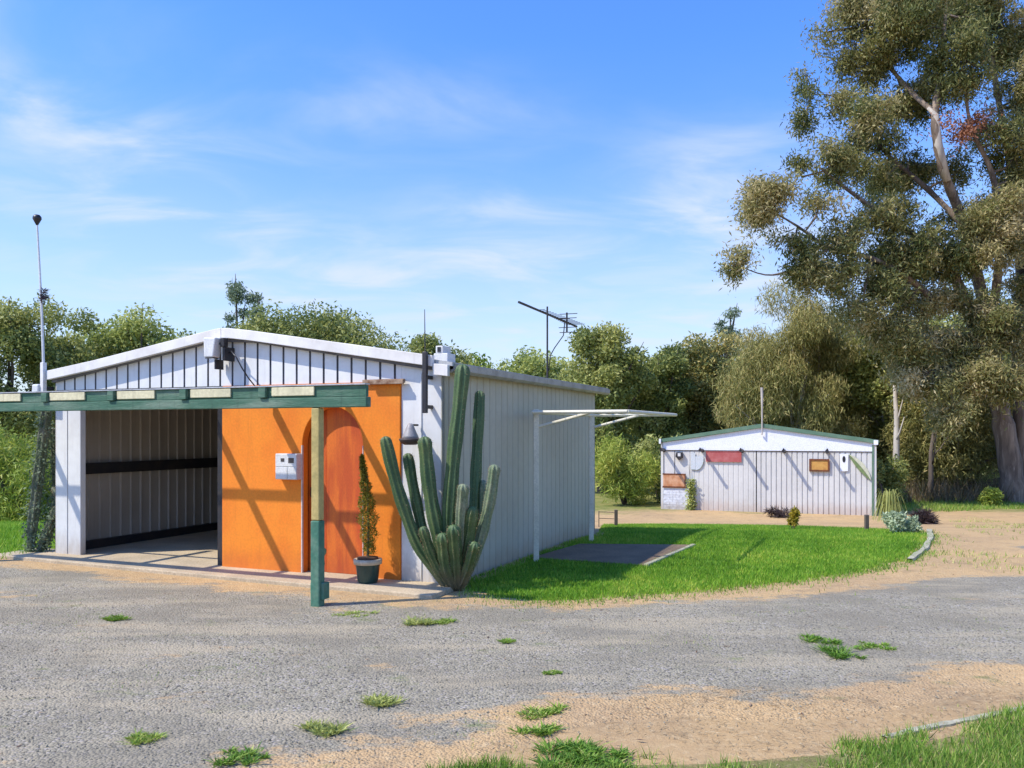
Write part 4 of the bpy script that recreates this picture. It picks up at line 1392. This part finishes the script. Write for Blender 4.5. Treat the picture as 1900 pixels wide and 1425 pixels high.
for _ in range(34):
    px = rg_.uniform(1590, 1960)
    py = rg_.uniform(-30, 600)
    if px < 1600 + max(0, py - 330) * .25:
        continue
    if math.hypot(px - 1740, py - 255) < 85:
        continue
    CL.append((px, py, rg_.uniform(34, 58), rg_.uniform(26, 46), rg_.uniform(-2.2, 2.6), rg_.uniform(.5, .9), rg_.normal() * .06))
for px, py, rx, ry, dd, den, warm in CL:
    c = np.array(gp(px, py, dd))
    sx, sz = rx / F * GD, ry / F * GD
    nsub = max(4, int(round(rx * ry / 190)))
    sub = ball(rg_, nsub, .3) * np.array([sx, (sx + sz) * .5, sz]) * .78
    near, rn = min(skel, key=lambda s_: (s_[0] - Vector(c)).length)
    mid = near.lerp(Vector(c), .55) + Vector(rg_.normal(size=3)) * .15 * (sx + sz) * .5 + Vector((0, 0, -.1))
    tw.tube([near, mid, Vector(c)], [min(rn * .6, .07), .04, .02], 6)
    for sc in sub:
        e = Vector(c + sc)
        tw.tube([Vector(c), Vector(c).lerp(e, .5) + Vector(rg_.normal(size=3)) * .08, e], [.018, .012, .005], 4)
        sr = rg_.uniform(.17, .44)
        n = int(390 * den * (sr / .34) ** 2)
        b = rg_.normal(size=(n, 3)) * sr * np.array([.70, .70, .52])
        b[:, 2] -= np.abs(rg_.normal(size=n)) * (rg_.random(n) < .25) * sr * .8
        lp_.append(c + sc + b)
        lt_.append(np.clip(.42 + warm * 1.3 + .14 * rg_.normal() + .12 * rg_.normal(size=n), 0, 1))
tk.build('trunk', BARK, gum, smooth_=True)
lp_, lt_ = np.concatenate(lp_), np.concatenate(lt_)
faces_mesh('crown', leaf_quads(rg_, lp_, .17, .045, .7), 4, F_EUC, lt_, gum)
c = np.array(gp(1795, 236, -1.6))
b = rg_.normal(size=(1500, 3)) * np.array([.50, .35, .22]) + c
b[:, 2] += .25 * np.sin(b[:, 0] * 5)
faces_mesh('coppery_spray', leaf_quads(rg_, b, .13, .05, .3), 4, F_FLOWER, np.clip(.5 + .25 * rg_.normal(size=1500), 0, 1), gum)

# ---------------------------------------------------------------- stuff that nobody could count


def scatter(poly, n, rng, keep=None):
    poly = np.array(poly)
    lo, hi = poly.min(0), poly.max(0)
    x = rng.uniform(lo[0], hi[0], n)
    y = rng.uniform(lo[1], hi[1], n)
    ok = inside(poly, x, y)
    if keep is not None:
        ok &= keep(x, y)
    return x[ok], y[ok]


def blades(name, x, y, h, w, m, rng, tint, dz=.0):
    n = len(x)
    z = gz_np(y) + dz
    p = np.stack([x, y, z], 1)
    a = rng.random(n) * 2 * math.pi
    side = np.stack([np.cos(a), np.sin(a), np.zeros(n)], 1) * (w * rng.uniform(.6, 1.3, n))[:, None]
    lean = np.stack([rng.normal(size=n), rng.normal(size=n), np.zeros(n)], 1) * .38
    hh = h * rng.uniform(.5, 1.4, n)
    tip = p + (lean + np.array([0, 0, 1])) * hh[:, None]
    co = np.stack([p - side * .5, p + side * .5, tip], 1).reshape(-1, 3)
    return tag(faces_mesh(name, co, 3, m, tint), kind='stuff')


rb = np.random.default_rng(51)
pat = np.array([(p[0], p[1]) for p in pp])


def vnoise(x, y, s, seed):
    r = np.random.default_rng(seed)
    out = np.zeros_like(x)
    for k in range(5):
        f, a = s * 1.8 ** k, r.uniform(0, 6.28, 2)
        th_ = r.uniform(0, 6.28)
        out += np.sin((x * math.cos(th_) + y * math.sin(th_)) * f + a[0]) * np.cos((y * math.cos(th_) - x * math.sin(th_)) * f + a[1]) / 1.4 ** k
    return out


x, y = scatter(LAWN, 520000, rb, lambda x, y: ~inside(pat, x, y))
ed = edge_dist(np.array(LAWN), x, y)
ok = (rb.random(len(x)) < np.clip(.25 + ed * 2.5, 0, 1)) & (rb.random(len(x)) < np.clip(1.25 - (y - 8.5) / 14, .3, 1))
x, y = x[ok], y[ok]
t = np.clip(.47 + .13 * vnoise(x, y, 1.3, 5) + .08 * vnoise(x, y, 6, 15) + .2 * rb.normal(size=len(x)), 0, 1)
wear = vnoise(x, y, 3.1, 21) - ed[ok] * 1.1
bare_ = rb.random(len(x)) < np.clip((wear - .35) * 1.2, 0, .75)
x, y, t = x[~bare_], y[~bare_], t[~bare_]
blades('lawn_grass', x, y, .045, .012, F_GRASS, rb, t)
x, y = scatter(LAWN_LEFT, 260000, rb, lambda x, y: (x > -14) & (y < 24))
t = np.clip(.55 + .10 * vnoise(x, y, 1.0, 6) + .18 * rb.normal(size=len(x)), 0, 1)
blades('side_lawn_grass', x, y, .09, .016, F_GRASS, rb, t)
x, y = scatter(VERGE, 230000, rb)
k = vnoise(x, y, 2.2, 7)
ed = edge_dist(np.array(VERGE), x, y)
ok = (k + ed * 2.6 > -.05 + rb.random(len(x)) * 1.3)
x, y, k = x[ok], y[ok], k[ok]
t = np.clip(.42 - .08 * k + .25 * rb.normal(size=len(x)), 0, 1)
blades('verge_grass', x, y, .062, .007, F_VERGE, rb, t)
x, y = scatter(BACK_GRASS, 40000, rb)
blades('back_grass_blades', x, y, .12, .02, F_VERGE, rb, np.clip(.5 + .2 * rb.normal(size=len(x)), 0, 1))
# dry stems standing under the trees
x = rb.uniform(8, 24, 9000)
y = rb.uniform(29.5, 36, 9000)
blades('dry_undergrowth', x, y, .75, .035, F_DRY, rb, np.clip(.5 + .25 * rb.normal(size=len(x)), 0, 1))
x = rb.uniform(-24, -8.6, 12000)
y = rb.uniform(23, 30, 12000)
blades('tall_grass', x, y, .9, .04, F_GREEN, rb, np.clip(.45 + .2 * rb.normal(size=len(x)), 0, 1))
# straw on the dirt
DZ = [ground(*p) for p in ((700, 1440), (980, 1360), (1080, 1300), (1500, 1270), (1760, 1270), (1900, 1230))] + [(5.5, 6.5), (5.2, 4), (-.4, 3.2)]
x, y = scatter(DZ, 26000, rb, lambda x, y: vnoise(x, y, 1.6, 9) > -.1)
n = len(x)
p = np.stack([x, y, gz_np(y) + .012], 1)
q = leaf_quads(rb, p, .05, .005)
q = q.reshape(n, 4, 3)
q[:, :, 2] = p[:, None, 2] + (q[:, :, 2] - p[:, None, 2]) * .25
q[:, :, 2] = np.maximum(q[:, :, 2], p[:, None, 2] - .002)
tag(faces_mesh('straw_litter', q.reshape(-1, 3), 4, F_STRAW, rb.random(n)), kind='stuff')
# fallen gum leaves on the yard
x, y = scatter([(-9, 3.4), (-9, 12), (2, 9.2), (9, 12), (20, 27), (26, 27), (16, 12), (6, 3.4)], 9000, rb)
ok = rb.random(len(x)) < np.clip(.35 + .3 * vnoise(x, y, 1.1, 31), .03, 1)
ok &= ~inside(np.array(LAWN), x, y)
d_ = (np.stack([x, y], 1) - np.array(C0[:2])) @ np.array([[UX.x, UY.x], [UX.y, UY.y]])
ok &= ~((d_[:, 0] > -6.9) & (d_[:, 0] < .35) & (d_[:, 1] > -.75) & (d_[:, 1] < 6))
x, y = x[ok], y[ok]
n = len(x)
p = np.stack([x, y, gz_np(y) + .013], 1)
q = leaf_quads(rb, p, .06, .014).reshape(n, 4, 3)
q[:, :, 2] = p[:, None, 2] + (q[:, :, 2] - p[:, None, 2]) * .2
tag(faces_mesh('leaf_litter', q.reshape(-1, 3), 4, F_LITTER, rb.random(n)), kind='stuff')
# thin grass coming up through the dirt on the right and along the gravel rim
x, y = scatter([(5, 10.5), (8, 15), (13, 25), (25, 25), (16, 13), (10, 9.5)], 60000, rb, lambda x, y: (vnoise(x, y, 1.4, 41) > .55) & ~inside(np.array(LAWN), x, y))
blades('thin_grass', x, y, .055, .012, F_VERGE, rb, np.clip(.68 + .2 * rb.normal(size=len(x)), 0, 1))
LA = np.array(LAWN)
x, y = scatter([(LA[:, 0].min() - .5, LA[:, 1].min() - .5), (LA[:, 0].max() + .5, LA[:, 1].min() - .5), (LA[:, 0].max() + .5, LA[:, 1].max() + .5), (LA[:, 0].min() - .5, LA[:, 1].max() + .5)], 420000, rb, lambda x, y: ~inside(LA, x, y))
d_ = (np.stack([x, y], 1) - np.array(C0[:2])) @ np.array([[UX.x, UY.x], [UX.y, UY.y]])
ok = ((d_[:, 0] > .35) | (d_[:, 1] < -.7)) & (rb.random(len(x)) < np.exp(-edge_dist(LA, x, y) / .10) * np.clip(.6 + .4 * vnoise(x, y, 5, 61), 0, 1))
x, y = x[ok], y[ok]
blades('lawn_rim_grass', x, y, .045, .011, F_VERGE, rb, np.clip(.42 + .24 * rb.normal(size=len(x)), 0, 1))
x, y = scatter(DRIVE, 90000, rb, lambda x, y: (y < 10.5) & (vnoise(x, y, 1.9, 43) > .95) & (np.abs(x) < y * .66 + .5))
blades('sparse_grass', x, y, .022, .006, F_VERGE, rb, np.clip(.6 + .2 * rb.normal(size=len(x)), 0, 1))
# loose stones
x, y = scatter(DRIVE, 190000, rb, lambda x, y: (y < 9.2) & (np.abs(x) < y * .66 + .5))
ok = rb.random(len(x)) < np.clip(1.5 - (y - 3.5) / 4.2, .12, 1)
ok &= rb.random(len(x)) < np.clip(.15 + edge_dist(np.array(DRIVE), x, y) * .9, 0, 1)
x, y = x[ok], y[ok]
n = len(x)
oct_ = np.array([(1, 0, 0), (0, 1, 0), (-1, 0, 0), (0, -1, 0), (0, 0, .75), (0, 0, -.75)], float)
tri = np.array([(0, 1, 4), (1, 2, 4), (2, 3, 4), (3, 0, 4)])
sz = (.003 + .0065 * rb.random(n) ** 3)[:, None, None]
V = oct_[None] * rb.uniform(.65, 1.35, (n, 6, 1)) * sz
a = rb.random(n) * 6.28
ca, sa = np.cos(a)[:, None], np.sin(a)[:, None]
vx, vy = V[:, :, 0] * ca - V[:, :, 1] * sa, V[:, :, 0] * sa + V[:, :, 1] * ca
V = np.stack([vx + x[:, None], vy + y[:, None], V[:, :, 2] + (gz_np(y) + .008)[:, None] + sz[:, :, 0] * .25], 2)
co = V[:, tri].reshape(-1, 3)
tag(faces_mesh('loose_gravel', co, 3, F_STONE, np.repeat(np.clip(.36 + .2 * rb.normal(size=n), 0, 1), 4)), kind='stuff')
# far woods beyond the trees
n = 60000
x = rb.uniform(-110, 110, n)
y = rb.uniform(78, 100, n)
top = 4.6 + 1.5 * vnoise(x, y * .2, .12, 3) * .5
z = -.82 + top * rb.random(n) ** .7
tag(faces_mesh('far_woods', leaf_quads(rb, np.stack([x, y, z], 1), 1.0, .5, .2), 4, F_DARK, np.clip(.5 + .2 * rb.normal(size=n), 0, 1)), kind='stuff')

# weeds growing through the gravel
WEEDS = [
    ('pair of dark green weed tufts on the gravel in front of the column cactus', 780, 1158, .20, .09, F_DARK, .6), ('low straw tipped weed just right of the tuft before the column cactus', 818, 1156, .16, .05, F_VERGE, .6),
    ('leafy round green weed alone in mid gravel, bottom centre', 710, 1308, .15, .075, F_DARK, .6), ('flat green weed near the bottom edge of the gravel, left of centre', 604, 1362, .20, .07, F_DARK, .55),
    ('spreading green weed nearest the camera on the gravel edge', 460, 1412, .22, .08, F_VERGE, .35), ('largest flat green weed on the right gravel', 1512, 1190, .24, .07, F_VERGE, .28),
    ('bushy green weed below the two other weeds on the right gravel', 1550, 1216, .26, .09, F_VERGE, .25), ('long low weed at the right of the three weeds on the right gravel', 1612, 1200, .24, .05, F_VERGE, .45),
    ('tiny weed in the middle of the gravel below the cactus', 948, 1192, .12, .04, F_VERGE, .5), ('small mossy weed left on the gravel before the open bay', 218, 1150, .16, .06, F_VERGE, .4),
    ('yellowish mossy weed at the lower left of the gravel', 286, 1372, .18, .05, F_VERGE, .65), ('small weed on the gravel at mid right near the dirt', 1020, 1250, .12, .03, F_VERGE, .5),
    ('grassy weed where gravel meets dirt near the bottom centre', 1000, 1362, .16, .06, F_VERGE, .45), ('thin weed on the dirt left of the grass clump', 1016, 1325, .22, .06, F_VERGE, .55),
    ('thick grass clump at the bottom edge right of centre', 1078, 1412, .36, .085, F_VERGE, .3), ('weedy patch on the gravel just right of the pergola post', 662, 1140, .28, .03, F_VERGE, .7),
]
for i, (lab, px, py, w, h, m, tm) in enumerate(WEEDS):
    bx, by = ground(px, py)
    r_ = np.random.default_rng(300 + i)
    n = 650 if w < .3 else 3200
    a = r_.random(n) * 6.28
    nt = 11 if w < .3 else 26
    tc = np.clip(r_.normal(size=(nt, 2)), -1.6, 1.6) * w * .36
    ts = r_.uniform(.35, 1.25, nt)
    tk_ = r_.integers(0, nt, n)
    rad = np.abs(r_.normal(size=n)) * w * .11 * ts[tk_]
    p = np.stack([tc[tk_, 0] + rad * np.cos(a), tc[tk_, 1] * .8 + rad * np.sin(a), np.zeros(n)], 1)
    sd = np.stack([np.cos(a * 7), np.sin(a * 7), np.zeros(n)], 1) * .005
    dirn = np.stack([np.cos(a) * .9 + .7 * r_.normal(size=n), np.sin(a) * .9 + .7 * r_.normal(size=n), np.ones(n) * .8], 1)
    h *= .6
    w *= .85
    tip = p + dirn * (h * ts[tk_] * r_.uniform(.4, 1.2, n))[:, None]
    mid = p * .5 + tip * .5 + np.array([0, 0, h * .12])
    co = np.stack([p, mid - sd, tip, mid + sd], 1).reshape(-1, 3)
    o = faces_mesh('weed', co, 4, m, np.clip(tm - .06 + .2 * r_.normal(size=n), 0, 1), loc=(bx, by, gz(bx, by) + .004))
    tag(o, lab, 'weed', 'weeds growing through the gravel')
